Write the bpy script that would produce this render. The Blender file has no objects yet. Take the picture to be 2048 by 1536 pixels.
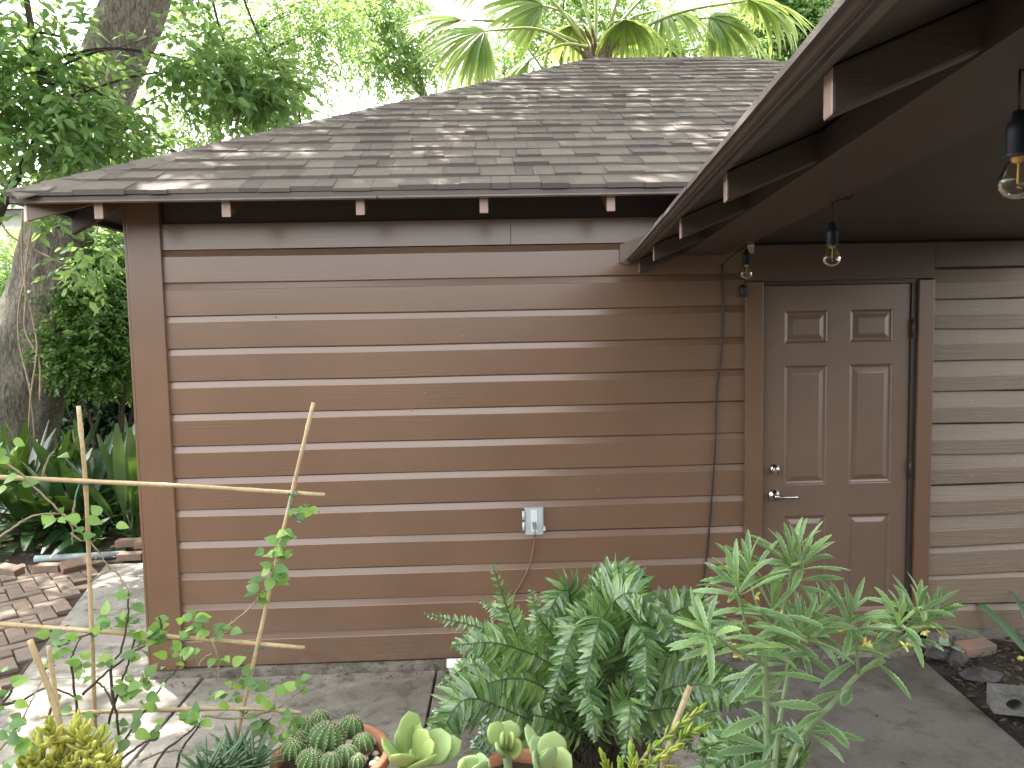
import bpy, math, random
import numpy as np
from mathutils import Vector, Matrix
random.seed(7); rng = np.random.default_rng(7)
R = math.radians
sc = bpy.context.scene
COL = sc.collection

# ------------------------------------------------------------------ camera
F = 1500.0; PITCH, YAW, ROLL = 0.07386, 0.03281, 0.02027
CAM = Vector((-1.4904, -4.006, 1.83236))
sy_, cy_ = math.sin(YAW), math.cos(YAW); sp_, cp_ = math.sin(PITCH), math.cos(PITCH); sr_, cr_ = math.sin(ROLL), math.cos(ROLL)
fwd = Vector((sy_*cp_, cy_*cp_, -sp_)); rx = Vector((cy_, -sy_, 0)); uz = Vector((sy_*sp_, cy_*sp_, cp_))
right = rx*cr_ - uz*sr_; up = rx*sr_ + uz*cr_
cd = bpy.data.cameras.new("camera"); cam = bpy.data.objects.new("camera", cd); COL.objects.link(cam)
M = Matrix((right, up, -fwd)).transposed().to_4x4(); M.translation = CAM
cam.matrix_world = M
cd.sensor_width = 36; cd.lens = 36*F/2048; cd.clip_start = 0.05; cd.clip_end = 600
sc.camera = cam

# ------------------------------------------------------------------ light
SUN = Vector((-0.30, 0.30, 0.90)).normalized()
elev = math.asin(SUN.z); rot = math.atan2(SUN.x, SUN.y)
w = bpy.data.worlds.new("World"); sc.world = w; w.use_nodes = True
nt = w.node_tree; bg = nt.nodes["Background"]
sky = nt.nodes.new("ShaderNodeTexSky"); sky.sky_type = 'NISHITA'; sky.sun_disc = False
sky.sun_elevation = elev; sky.sun_rotation = rot; sky.air_density = 1.0; sky.dust_density = 2.0; sky.ozone_density = 0.6
hs = nt.nodes.new("ShaderNodeHueSaturation"); hs.inputs['Saturation'].default_value = 0.05
nt.links.new(sky.outputs[0], hs.inputs['Color']); nt.links.new(hs.outputs[0], bg.inputs[0]); bg.inputs[1].default_value = 0.15
ld = bpy.data.lights.new("sun", 'SUN'); ld.energy = 3.0; ld.angle = R(0.55); ld.color = (1.0, 0.95, 0.86)
lo = bpy.data.objects.new("sun", ld); COL.objects.link(lo); lo.rotation_euler = SUN.to_track_quat('Z', 'Y').to_euler()
lo.location = (0, 0, 30)
sc.view_settings.view_transform = 'Standard'; sc.view_settings.look = 'None'
sc.view_settings.exposure = 2.8; sc.view_settings.gamma = 1
sc.cycles.max_bounces = 8; sc.cycles.transparent_max_bounces = 12; sc.cycles.diffuse_bounces = 5

def ray(u, v):
    a, b = u-1024, v-768
    uu, vv = a*cr_ - b*sr_, a*sr_ + b*cr_
    return rx*uu + (fwd*F - uz*vv)
def at(u, v, d):
    "point seen at photo pixel (u, v) on the plane y = camera y + d"
    r = ray(u, v); return CAM + r*(d/r.y)
def gnd(u, v, z=0.0):
    r = ray(u, v); return CAM + r*((z-CAM.z)/r.z)

# ------------------------------------------------------------------ materials
def newmat(name):
    m = bpy.data.materials.new(name); m.use_nodes = True
    n = m.node_tree.nodes; return m, m.node_tree, n, n["Principled BSDF"]
def ramp(nt_, fac, stops):
    r = nt_.nodes.new("ShaderNodeValToRGB"); e = r.color_ramp.elements
    while len(e) < len(stops): e.new(0.5)
    for el, (p, c) in zip(e, stops): el.position = p; el.color = (*c, 1)
    nt_.links.new(fac, r.inputs[0]); return r.outputs[0]
def coords(nt_, scale=(1, 1, 1), rot=(0, 0, 0)):
    t = nt_.nodes.new("ShaderNodeTexCoord"); mp = nt_.nodes.new("ShaderNodeMapping")
    mp.inputs['Scale'].default_value = scale; mp.inputs['Rotation'].default_value = rot
    nt_.links.new(t.outputs['Object'], mp.inputs[0]); return mp.outputs[0]
def noise(nt_, vec, scale, detail=5, rough=0.55, dist=0.0):
    t = nt_.nodes.new("ShaderNodeTexNoise"); t.inputs['Scale'].default_value = scale
    t.inputs['Detail'].default_value = detail; t.inputs['Roughness'].default_value = rough; t.inputs['Distortion'].default_value = dist
    nt_.links.new(vec, t.inputs['Vector']); return t.outputs[0]
def bump(nt_, bs, h, strength=0.3, dist=0.004):
    b = nt_.nodes.new("ShaderNodeBump"); b.inputs['Strength'].default_value = strength; b.inputs['Distance'].default_value = dist
    nt_.links.new(h, b.inputs['Height'])
    if bs.inputs['Normal'].is_linked: nt_.links.new(bs.inputs['Normal'].links[0].from_socket, b.inputs['Normal'])
    nt_.links.new(b.outputs[0], bs.inputs['Normal'])
def mixc(nt_, a, b, f, mode='MIX'):
    m = nt_.nodes.new("ShaderNodeMix"); m.data_type = 'RGBA'; m.blend_type = mode
    for s, x in ((m.inputs[6], a), (m.inputs[7], b), (m.inputs[0], f)):
        if hasattr(x, 'links') or hasattr(x, 'is_linked'): nt_.links.new(x, s)
        elif isinstance(x, tuple): s.default_value = (*x, 1)
        else: s.default_value = x
    return m.outputs[2]
def scale_rough(nt_, bs, fac, lo_, hi_):
    m = nt_.nodes.new("ShaderNodeMapRange"); m.inputs['To Min'].default_value = lo_; m.inputs['To Max'].default_value = hi_
    nt_.links.new(fac, m.inputs[0]); nt_.links.new(m.outputs[0], bs.inputs['Roughness'])
def island(nt_):
    g = nt_.nodes.new("ShaderNodeNewGeometry"); return g.outputs['Random Per Island']

def plain(name, col, rough=0.5, metal=0.0, var=0.15, scale=20, bumpy=0.15, spec=0.5):
    m, t, n, b = newmat(name); v = coords(t); f = noise(t, v, scale)
    c = ramp(t, f, [(0.3, tuple(x*(1-var) for x in col)), (0.7, tuple(min(1, x*(1+var)) for x in col))])
    t.links.new(c, b.inputs['Base Color']); b.inputs['Roughness'].default_value = rough; b.inputs['Metallic'].default_value = metal
    b.inputs['Specular IOR Level'].default_value = spec
    if bumpy: bump(t, b, noise(t, v, scale*4), bumpy, 0.002)
    return m
def paint(name, col, rough=(0.36, 0.55), grain=(1.2, 6, 26), bumps=0.35, chips=0.0, spec=0.5, coat=0.0, figure=False):
    m, t, n, b = newmat(name); v = coords(t, grain)
    g1 = noise(t, v, 3.0, 8, 0.6, 0.6); g2 = noise(t, coords(t, (1, 1, 1)), 1.7, 4)
    g3 = noise(t, coords(t, tuple(x*5 for x in grain)), 6.0, 3)
    c = ramp(t, g2, [(0.3, tuple(x*0.88 for x in col)), (0.7, tuple(x*1.1 for x in col))])
    c = mixc(t, c, tuple(x*0.82 for x in col), ramp(t, g1, [(0.35, (0.35,)*3), (0.6, (0,)*3)]))
    if chips:
        k = noise(t, coords(t, (3, 3, 30)), 5.0, 6, 0.7, 0.5)
        c = mixc(t, c, (0.55, 0.50, 0.43), ramp(t, k, [(0.70-chips, (0,)*3), (0.73-chips, (0.8,)*3)]))
    t.links.new(c, b.inputs['Base Color']); scale_rough(t, b, g2, *rough)
    b.inputs['Specular IOR Level'].default_value = spec; b.inputs['Coat Weight'].default_value = coat; b.inputs['Coat Roughness'].default_value = 0.24; b.inputs['Coat IOR'].default_value = 1.65
    wv = n.new("ShaderNodeTexWave"); wv.wave_type = 'RINGS'; wv.inputs['Scale'].default_value = 1.1; wv.inputs['Distortion'].default_value = 9; wv.inputs['Detail'].default_value = 3; wv.inputs['Detail Scale'].default_value = 0.7
    t.links.new(coords(t, (grain[0]*1.3, grain[1], grain[2]*0.55)), wv.inputs['Vector'])
    mk = ramp(t, noise(t, coords(t, (0.8, 1, 4)), 1.6, 2), [(0.54, (0,)*3), (0.66, (1,)*3)]); fig = mixc(t, (0.5, 0.5, 0.5), ramp(t, wv.outputs[0], [(0.55, (0.5,)*3), (0.95, (1,)*3)]), mk)
    if figure:
        bump(t, b, fig, 0.35, 0.0018)
        sx = n.new("ShaderNodeSeparateXYZ"); t.links.new(coords(t), sx.inputs[0]); mr = n.new("ShaderNodeMapRange"); mr.inputs['From Min'].default_value = 0.02; mr.inputs['From Max'].default_value = 0.28; mr.inputs['To Min'].default_value = 0.75; mr.inputs['To Max'].default_value = 0.0
        t.links.new(sx.outputs[2], mr.inputs[0]); dn = n.new("ShaderNodeMath"); dn.operation = 'MULTIPLY'; t.links.new(mr.outputs[0], dn.inputs[0]); t.links.new(ramp(t, noise(t, coords(t, (1, 1, 2.2)), 9.0, 7, 0.7), [(0.38, (0,)*3), (0.7, (1,)*3)]), dn.inputs[1])
        c = mixc(t, c, (0.16, 0.13, 0.10), dn.outputs[0]); t.links.new(c, b.inputs['Base Color'])
    bump(t, b, g1, bumps, 0.0022); bump(t, b, g3, bumps*0.5, 0.0012)
    return m
def leafmat(name, cols, trans=(0.35, 0.55, 0.08), tr=0.35, rough=0.42, spec=0.5, edge=None, vein=0.2, crinkle=0.0, coat=0.0):
    m, t, n, b = newmat(name)
    k = len(cols); c = ramp(t, island(t), [(i/max(1, k-1), cc) for i, cc in enumerate(cols)])
    f = noise(t, coords(t), 60.0, 3); c = mixc(t, c, (1.25, 1.2, 1.0), ramp(t, f, [(0.45, (0,)*3), (0.8, (vein*2,)*3)]), 'MULTIPLY')
    oi = n.new("ShaderNodeObjectInfo"); c = mixc(t, c, ramp(t, oi.outputs['Random'], [(0, (0.62, 0.70, 0.72)), (0.5, (1, 1, 1)), (1, (1.0, 1.0, 0.8))]), 1.0, 'MULTIPLY')
    t.links.new(c, b.inputs['Base Color']); b.inputs['Roughness'].default_value = rough; b.inputs['Specular IOR Level'].default_value = spec
    bump(t, b, f, 0.25, 0.003); b.inputs['Coat Weight'].default_value = coat; b.inputs['Coat Roughness'].default_value = 0.15
    if crinkle: bump(t, b, noise(t, coords(t), 130.0, 2), crinkle, 0.004)
    if edge:
        at_ = n.new("ShaderNodeAttribute"); at_.attribute_name = "edge"; c = mixc(t, c, edge, ramp(t, at_.outputs['Fac'], [(0.72, (0,)*3), (0.88, (0.75,)*3)]))
        c = mixc(t, (0.62, 0.72, 0.62), c, ramp(t, at_.outputs['Fac'], [(0.0, (1,)*3), (0.08, (1,)*3), (0.1, (0.5,)*3), (0.55, (0.9,)*3)]) if False else 1.0)
        t.links.new(c, b.inputs['Base Color'])
    tb = n.new("ShaderNodeBsdfTranslucent"); tc = mixc(t, c, trans, 0.75); t.links.new(tc, tb.inputs[0])
    mx = n.new("ShaderNodeMixShader"); mx.inputs[0].default_value = tr
    t.links.new(b.outputs[0], mx.inputs[1]); t.links.new(tb.outputs[0], mx.inputs[2])
    t.links.new(mx.outputs[0], n["Material Output"].inputs[0]); return m
def shingle_mat():
    m, t, n, b = newmat("asphalt_shingles"); r = island(t)
    c = ramp(t, r, [(0, (0.090, 0.075, 0.072)), (0.25, (0.117, 0.100, 0.093)), (0.5, (0.138, 0.118, 0.108)), (0.72, (0.098, 0.083, 0.082)), (1, (0.160, 0.138, 0.122))])
    v = coords(t); g = noise(t, v, 260.0, 3); big = noise(t, v, 1.3, 4)
    c = mixc(t, c, (1.5, 1.45, 1.35), ramp(t, g, [(0.45, (0,)*3), (0.75, (1,)*3)]), 'MULTIPLY')
    c = mixc(t, c, (0.075, 0.07, 0.058), ramp(t, big, [(0.5, (0,)*3), (0.75, (0.35,)*3)]))
    t.links.new(c, b.inputs['Base Color']); b.inputs['Roughness'].default_value = 0.85; b.inputs['Specular IOR Level'].default_value = 0.3
    bump(t, b, g, 0.6, 0.003); return m
def concrete(name, a, c2, stain, sc_=1.0, rough=0.85):
    m, t, n, b = newmat(name); v = coords(t)
    n1 = noise(t, v, 1.6*sc_, 8, 0.62, 0.4); n2 = noise(t, v, 9*sc_, 6, 0.7); n3 = noise(t, v, 160, 3)
    c = ramp(t, n1, [(0.3, a), (0.7, c2)])
    c = mixc(t, c, stain, ramp(t, n2, [(0.50, (0,)*3), (0.66, (0.85,)*3)]))
    n4 = noise(t, v, 0.9*sc_, 7, 0.7, 1.0); c = mixc(t, c, (0.55, 0.54, 0.52), ramp(t, n4, [(0.42, (0.9,)*3), (0.56, (0,)*3)]), 'MULTIPLY')
    c = mixc(t, c, (0.7, 0.7, 0.7), ramp(t, n3, [(0.35, (0.9,)*3), (0.5, (0,)*3)]), 'MULTIPLY')
    t.links.new(c, b.inputs['Base Color']); scale_rough(t, b, n1, rough, rough-0.2)
    bump(t, b, n2, 0.25, 0.006); bump(t, b, n3, 0.3, 0.0015); return m
def brickmat(name, lo_=(0.15, 0.07, 0.05), hi_=(0.34, 0.17, 0.12)):
    m, t, n, b = newmat(name); v = coords(t); mid = tuple((x+y)/2 for x, y in zip(lo_, hi_))
    c = ramp(t, island(t), [(0, lo_), (0.4, mid), (0.7, (0.22, 0.15, 0.12)), (1, hi_)])
    n2 = noise(t, v, 12, 6, 0.7); n3 = noise(t, v, 90, 3)
    c = mixc(t, c, (0.145, 0.135, 0.11), ramp(t, n2, [(0.40, (0,)*3), (0.62, (0.9,)*3)]))
    t.links.new(c, b.inputs['Base Color']); b.inputs['Roughness'].default_value = 0.9
    bump(t, b, n3, 0.6, 0.002); bump(t, b, n2, 0.3, 0.004); return m
def soilmat(name, a=(0.035, 0.027, 0.02), c2=(0.09, 0.07, 0.052)):
    m, t, n, b = newmat(name); v = coords(t)
    n1 = noise(t, v, 3, 8, 0.7); n2 = noise(t, v, 45, 6, 0.75)
    c = ramp(t, n2, [(0.35, a), (0.62, c2), (0.8, tuple(x*1.5 for x in c2))])
    c = mixc(t, c, tuple(x*0.7 for x in a), ramp(t, n1, [(0.4, (0.6,)*3), (0.6, (0,)*3)]))
    t.links.new(c, b.inputs['Base Color']); b.inputs['Roughness'].default_value = 0.95
    bump(t, b, n2, 1.0, 0.02); return m
def barkmat(name, a, c2, moss=0.3):
    m, t, n, b = newmat(name); v = coords(t, (14, 14, 3.2), (0.0, 0.22, 0)); n1 = noise(t, v, 1.6, 10, 0.72, 1.8)
    v2 = coords(t, (26, 26, 7), (0.0, 0.22, 0)); n2 = noise(t, v2, 1.3, 8, 0.75, 2.5)
    c = ramp(t, n1, [(0.30, tuple(x*0.35 for x in a)), (0.43, a), (0.60, c2), (0.8, tuple(x*1.25 for x in c2))])
    c = mixc(t, c, (0.6, 0.58, 0.55), ramp(t, n2, [(0.40, (0.9,)*3), (0.55, (0,)*3)]), 'MULTIPLY')
    big = noise(t, coords(t), 1.5, 5)
    c = mixc(t, c, (0.06, 0.085, 0.035), ramp(t, big, [(0.48, (0,)*3), (0.7, (moss,)*3)]))
    t.links.new(c, b.inputs['Base Color']); b.inputs['Roughness'].default_value = 0.92
    bump(t, b, n1, 1.0, 0.05); bump(t, b, n2, 1.0, 0.02); return m

BR = (0.152, 0.081, 0.044)
M_siding = paint("brown_paint", BR, coat=1.0, figure=True)
M_trim = paint("brown_trim_paint", tuple(x*0.97 for x in BR), grain=(8, 8, 1.3), bumps=0.22, coat=0.5)
M_trimh = paint("brown_trim_paint_level", tuple(x*0.9 for x in BR), grain=(1.3, 8, 12), bumps=0.25)
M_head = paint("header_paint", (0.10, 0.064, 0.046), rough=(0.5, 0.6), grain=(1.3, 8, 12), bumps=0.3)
M_old = paint("weathered_brown_paint", (0.185, 0.140, 0.096), rough=(0.4, 0.6), bumps=1.6, chips=0.05, coat=0.15)
M_door = paint("smooth_door_paint", (0.160, 0.103, 0.072), rough=(0.3, 0.4), grain=(2, 2, 2), bumps=0.05, coat=0.5)
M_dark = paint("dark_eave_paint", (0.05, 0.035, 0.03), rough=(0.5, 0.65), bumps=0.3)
M_end = paint("rafter_end_paint", (0.30, 0.205, 0.17), grain=(20, 20, 20), bumps=0.6)
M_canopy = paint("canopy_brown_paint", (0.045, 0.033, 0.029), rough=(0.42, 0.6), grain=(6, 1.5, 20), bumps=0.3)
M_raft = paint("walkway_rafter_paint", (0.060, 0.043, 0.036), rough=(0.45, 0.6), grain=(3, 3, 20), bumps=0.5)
M_drip = plain("brown_metal_flashing", (0.24, 0.20, 0.175), 0.3, 0.3, 0.1, 8, 0.05)
M_dark_metal = plain("dark_metal_flashing", (0.06, 0.049, 0.043), 0.4, 0.3, 0.1, 8, 0.05)
M_shingle = shingle_mat()
M_slab = concrete("patio_concrete", (0.20, 0.184, 0.16), (0.37, 0.342, 0.30), (0.10, 0.09, 0.078))
M_slab2 = concrete("smooth_dark_concrete", (0.125, 0.114, 0.105), (0.205, 0.19, 0.172), (0.095, 0.09, 0.065), 0.9, 0.72)
M_found = concrete("foundation_concrete", (0.15, 0.135, 0.11), (0.28, 0.25, 0.215), (0.05, 0.045, 0.04), 3)
M_block = concrete("block_concrete", (0.15, 0.15, 0.14), (0.24, 0.235, 0.22), (0.10, 0.10, 0.09), 5)
M_brick = brickmat("paving_brick", (0.13, 0.075, 0.055), (0.27, 0.17, 0.13)); M_brick2 = brickmat("loose_brick", (0.20, 0.11, 0.08), (0.38, 0.23, 0.17))
M_soil = soilmat("garden_soil"); M_bed = soilmat("dark_bed_soil", (0.022, 0.018, 0.015), (0.065, 0.055, 0.045))
M_bark = barkmat("oak_bark", (0.17, 0.152, 0.122), (0.42, 0.385, 0.32))
M_twig = barkmat("twig_bark", (0.05, 0.04, 0.03), (0.12, 0.10, 0.075), 0.2)
M_vine = plain("dry_vine", (0.26, 0.20, 0.14), 0.8, 0, 0.25, 30)
M_steel = plain("brushed_nickel", (0.62, 0.60, 0.56), 0.16, 1.0, 0.05, 30, 0.03)
M_black = plain("black_rubber", (0.012, 0.013, 0.015), 0.5, 0, 0.2, 30)
M_navy = plain("black_socket_plastic", (0.010, 0.015, 0.022), 0.45, 0, 0.2, 30)
M_bamboo = None

# ------------------------------------------------------------------ mesh helpers
class MB:
    def __init__(s): s.v = []; s.f = []; s.sm = []
    def add(s, vs, fs, smooth=False):
        o = len(s.v); s.v += [tuple(x) for x in vs]; s.f += [tuple(i+o for i in f) for f in fs]; s.sm += [smooth]*len(fs)
    def box(s, a, b):
        (x0, y0, z0), (x1, y1, z1) = a, b
        s.add([(x0,y0,z0),(x1,y0,z0),(x1,y1,z0),(x0,y1,z0),(x0,y0,z1),(x1,y0,z1),(x1,y1,z1),(x0,y1,z1)],
              [(0,3,2,1),(4,5,6,7),(0,1,5,4),(1,2,6,5),(2,3,7,6),(3,0,4,7)])
    def hexa(s, p):  # 8 points, bottom ring then top ring
        s.add(p, [(0,3,2,1),(4,5,6,7),(0,1,5,4),(1,2,6,5),(2,3,7,6),(3,0,4,7)])
    def prism(s, ring0, ring1, smooth=False):
        n = len(ring0); fs = [tuple(reversed(range(n))), tuple(range(n, 2*n))]
        fs += [(i, (i+1) % n, n+(i+1) % n, n+i) for i in range(n)]
        s.add(list(ring0)+list(ring1), fs, smooth)
    def tube(s, pts, rad, n=8, cap=True):
        pts = [Vector(p) for p in pts]; k = len(pts)
        if not hasattr(rad, '__len__'): rad = [rad]*k
        rings = []; prev = None
        for i, p in enumerate(pts):
            d = (pts[min(i+1, k-1)] - pts[max(i-1, 0)])
            if d.length < 1e-9: d = Vector((0, 0, 1))
            d.normalize()
            if prev is None:
                a = d.cross(Vector((0.3, 0.2, 1))); a = a if a.length > 1e-3 else d.cross(Vector((1, 0, 0)))
            else: a = prev - d*prev.dot(d)
            a.normalize(); prev = a; b = d.cross(a)
            rings.append([p + (a*math.cos(2*math.pi*j/n) + b*math.sin(2*math.pi*j/n))*rad[i] for j in range(n)])
        vs = [q for r in rings for q in r]; fs = []
        for i in range(k-1):
            for j in range(n): fs.append((i*n+j, i*n+(j+1) % n, (i+1)*n+(j+1) % n, (i+1)*n+j))
        if cap: fs += [tuple(reversed(range(n))), tuple(range((k-1)*n, k*n))]
        s.add(vs, fs, True)
    def lathe(s, c, prof, n=24, axis='z', closed=False):
        c = Vector(c); vs = []; k = len(prof)
        for r, h in prof:
            for j in range(n):
                a = 2*math.pi*j/n
                q = (r*math.cos(a), r*math.sin(a), h) if axis == 'z' else (r*math.cos(a), h, r*math.sin(a))
                vs.append(c + Vector(q))
        fs = [(i*n+j, i*n+(j+1) % n, (i+1)*n+(j+1) % n, (i+1)*n+j) for i in range(k-1) for j in range(n)]
        s.add(vs, fs, True)
    def ball(s, c, r, nu=12, nv=8, sq=(1, 1, 1)):
        prof = []
        vs = []; c = Vector(c)
        for i in range(nv+1):
            t = math.pi*i/nv
            for j in range(nu):
                a = 2*math.pi*j/nu
                vs.append(c + Vector((r*sq[0]*math.sin(t)*math.cos(a), r*sq[1]*math.sin(t)*math.sin(a), r*sq[2]*math.cos(t))))
        fs = [(i*nu+j, i*nu+(j+1) % nu, (i+1)*nu+(j+1) % nu, (i+1)*nu+j) for i in range(nv) for j in range(nu)]
        s.add(vs, fs, True)
    def leaf(s, base, d, upv, L, W, prof=None, segs=5, droop=0.4, fold=0.25, twist=0.0, serr=0.0):
        base = Vector(base); d = Vector(d).normalized(); upv = Vector(upv)
        side = d.cross(upv)
        if side.length < 1e-3: side = d.cross(Vector((1, 0.2, 0)))
        side.normalize(); vs = []; p = base.copy(); step = L/segs
        for i in range(segs+1):
            t = i/segs; h = (prof(t) if prof else math.sin(math.pi*min(1, t**0.8*0.97+0.03)))*W/2
            if serr and 0 < i < segs: h *= (1+serr) if i % 2 else (1-serr)
            n = side.cross(d).normalized()
            sd = side*math.cos(twist*t) + n*math.sin(twist*t)
            vs += [p - sd*h + n*h*fold, p.copy(), p + sd*h + n*h*fold]
            d = (d*math.cos(droop/segs) - n*math.sin(droop/segs)).normalized(); p = p + d*step
        fs = []
        for i in range(segs):
            a = i*3; fs += [(a, a+1, a+4, a+3), (a+1, a+2, a+5, a+4)]
        s.add(vs, fs, True)
    def fat(s, base, d, upv, L, W, T, prof, segs=7, n=8, droop=-0.3):
        base = Vector(base); d = Vector(d).normalized(); side = d.cross(Vector(upv))
        if side.length < 1e-3: side = d.cross(Vector((1, 0.2, 0)))
        side.normalize(); p = base.copy(); vs = []
        for i in range(segs+1):
            t = i/segs; k = prof(t); nn = side.cross(d).normalized()
            for j in range(n):
                a = 2*math.pi*j/n
                vs.append(p + side*(W/2*k*math.cos(a)) + nn*(T/2*max(k, 0.05)**0.6*math.sin(a) + abs(math.cos(a))**2*W*0.08*k))
            d = (d*math.cos(droop/segs) - nn*math.sin(droop/segs)).normalized(); p = p + d*(L/segs)
        fs = [(i*n+j, i*n+(j+1) % n, (i+1)*n+(j+1) % n, (i+1)*n+j) for i in range(segs) for j in range(n)]
        fs += [tuple(reversed(range(n))), tuple(range(segs*n, segs*n+n))]
        s.add(vs, fs, True)
def link(name, vs, fs, mat, parent=None, smooth=None):
    me = bpy.data.meshes.new(name)
    if isinstance(vs, np.ndarray):
        nv, (nf, k) = len(vs), fs.shape
        me.vertices.add(nv); me.vertices.foreach_set('co', vs.astype(np.float32).ravel())
        me.loops.add(nf*k); me.loops.foreach_set('vertex_index', fs.astype(np.int32).ravel())
        me.polygons.add(nf); me.polygons.foreach_set('loop_start', np.arange(0, nf*k, k, dtype=np.int32))
        me.update(calc_edges=True)
    else:
        me.from_pydata([tuple(v) for v in vs], [], fs)
        if smooth is not None: me.polygons.foreach_set('use_smooth', smooth)
        me.update()
    me.materials.append(mat)
    o = bpy.data.objects.new(name, me); COL.objects.link(o)
    if parent is not None:
        o.parent = parent
        pl = parent.location.copy()
        if parent.parent is not None: o.matrix_parent_inverse = Matrix()
        elif parent.type == 'EMPTY': o.matrix_parent_inverse = Matrix.Translation(-pl)
    return o
def build(mb, name, mat, parent=None, smooth=None):
    return link(name, mb.v, mb.f, mat, parent, mb.sm)
def tag(o, label=None, cat=None, group=None, kind=None):
    if label: o['label'] = label
    if cat: o['category'] = cat
    if group: o['group'] = group
    if kind: o['kind'] = kind
    return o
def thing(name, label, cat, loc=(0, 0, 0), group=None):
    o = bpy.data.objects.new(name, None); COL.objects.link(o); o.location = loc; o.empty_display_size = 0.1
    return tag(o, label, cat, group)
def bez(pts, n=12):
    "smooth polyline through points (Catmull-Rom)"
    P = [Vector(p) for p in pts]
    if len(P) == 2: return [P[0].lerp(P[1], i/n) for i in range(n+1)]
    Q = [P[0]*2-P[1]] + P + [P[-1]*2-P[-2]]; out = []
    for i in range(1, len(Q)-2):
        for k in range(n):
            t = k/n; a, b, c, d = Q[i-1], Q[i], Q[i+1], Q[i+2]
            out.append(0.5*((2*b) + (c-a)*t + (2*a-5*b+4*c-d)*t*t + (3*b-a-3*c+d)*t**3))
    out.append(P[-1]); return out
def rv(a=1.0): return Vector((random.uniform(-a, a), random.uniform(-a, a), random.uniform(-a, a)))

# ================================================================== SETTING
g = MB(); g.add([(-150, -80, -0.03), (150, -80, -0.03), (150, 220, -0.03), (-150, 220, -0.03)], [(0, 1, 2, 3)])
tag(build(g, "ground", M_soil), kind='structure')

def slab_poly(mb, pts, z0, z1, bev=0.006):
    c = sum((Vector((x, y, 0)) for x, y in pts), Vector())/len(pts)
    lo_ = [(x, y, z0) for x, y in pts]; mid = [(x, y, z1-bev) for x, y in pts]
    hi_ = [(x+(c.x-x)*bev*1.2, y+(c.y-y)*bev*1.2, z1) for x, y in pts]
    n = len(pts); fs = [tuple(range(2*n, 3*n))]
    for k in range(2): fs += [(k*n+i, k*n+(i+1) % n, (k+1)*n+(i+1) % n, (k+1)*n+i) for i in range(n)]
    mb.add(lo_+mid+hi_, fs)
g = MB(); J = 0.006
def lx(y, x0, x1): return x0 + (x1-x0)*(y+0.0)/(-4.0)      # joint x at depth y (drifts slightly)
ys = [2.05, 0.9, -0.05]
left = lambda y: -4.03 - 0.27*(y+0.1)
for a, b in ((2.05, 1.02), (1.01, 0.0), (-0.01, -1.05), (-1.06, -2.3), (-2.31, -3.6), (-3.61, -5.2)):
    xr = -3.30 if a > 0 else -3.05
    slab_poly(g, [(left(a), a), (xr-J, a), (xr-J - (0.02 if a < 0 else 0), b), (left(b), b)][::-1], -0.08, 0.0 + random.uniform(-0.003, 0.002))
for i, (x0, x1) in enumerate(((-3.05, -1.80), (-1.80, -0.55))):
    for a, b in ((-0.06, -1.28), (-1.29, -2.5), (-2.51, -3.8), (-3.81, -5.2)):
        slab_poly(g, [(x0+J, a), (x1-J, a), (x1-J-0.03, b), (x0+J-0.03, b)][::-1], -0.08, 0.0 + random.uniform(-0.003, 0.002))
tag(build(g, "patio_slabs", M_slab), kind='structure')
g = MB()
slab_poly(g, [(-0.55, -0.09), (0.83, -0.09), (0.80, -0.5), (0.765, -0.98), (0.72, -1.9), (0.68, -5.2), (-0.55, -5.2)][::-1], -0.08, 0.004)
tag(build(g, "walkway_slab", M_slab2), kind='structure')
g = MB(); g.box((-3.33, -0.055, -0.08), (-0.13, 0.02, 0.026)); g.box((-0.13, -0.088, -0.08), (0.86, 0.05, 0.018))
g.box((-3.33, -0.02, -0.08), (-3.29, 5.9, 0.02)); g.box((0.86, -0.02, -0.08), (3.4, 0.02, 0.10))
F_found = g

# herringbone brick path
g = MB(); W_ = 0.102; ang = R(38); ca, sa = math.cos(ang), math.sin(ang)
def brick(mb, cx, cy, lx_, ly_, z1, z0=-0.07, tilt=0.0):
    rx0 = [(-lx_/2, -ly_/2), (lx_/2, -ly_/2), (lx_/2, ly_/2), (-lx_/2, ly_/2)]; b = 0.005
    P0 = [(cx+x*ca-y*sa, cy+x*sa+y*ca) for x, y in rx0]
    P1 = [(cx+x*(1-2*b/lx_)*ca-y*(1-2*b/ly_)*sa, cy+x*(1-2*b/lx_)*sa+y*(1-2*b/ly_)*ca) for x, y in rx0]
    dz = [tilt, tilt*0.4, -tilt, -tilt*0.2]
    vs = [(x, y, z0) for x, y in P0]+[(x, y, z1-b+d) for (x, y), d in zip(P0, dz)]+[(x, y, z1+d) for (x, y), d in zip(P1, dz)]
    fs = [(8, 9, 10, 11)]
    for k in range(2): fs += [(k*4+i, k*4+(i+1) % 4, (k+1)*4+(i+1) % 4, (k+1)*4+i) for i in range(4)]
    mb.add(vs, fs)
for i in range(-60, 60):
    for j in range(-60, 60):
        m4 = (i-j) % 4
        if m4 == 0: cx, cy, a, b = (i+1)*W_, (j+0.5)*W_, 2*W_-0.008, W_-0.008
        elif m4 == 3: cx, cy, a, b = (i+0.5)*W_, (j+1)*W_, W_-0.008, 2*W_-0.008
        else: continue
        X, Y = cx*ca-cy*sa-5.6, cx*sa+cy*ca+0.2
        if not (-7.6 < X < left(Y)-0.02+random.uniform(-0.05, 0.02) and -3.4 < Y < 2.12): continue
        brick(g, X, Y, a, b, random.uniform(-0.012, 0.004), tilt=random.uniform(-0.004, 0.004))
tag(build(g, "brick_path", M_brick), kind='structure')
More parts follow.
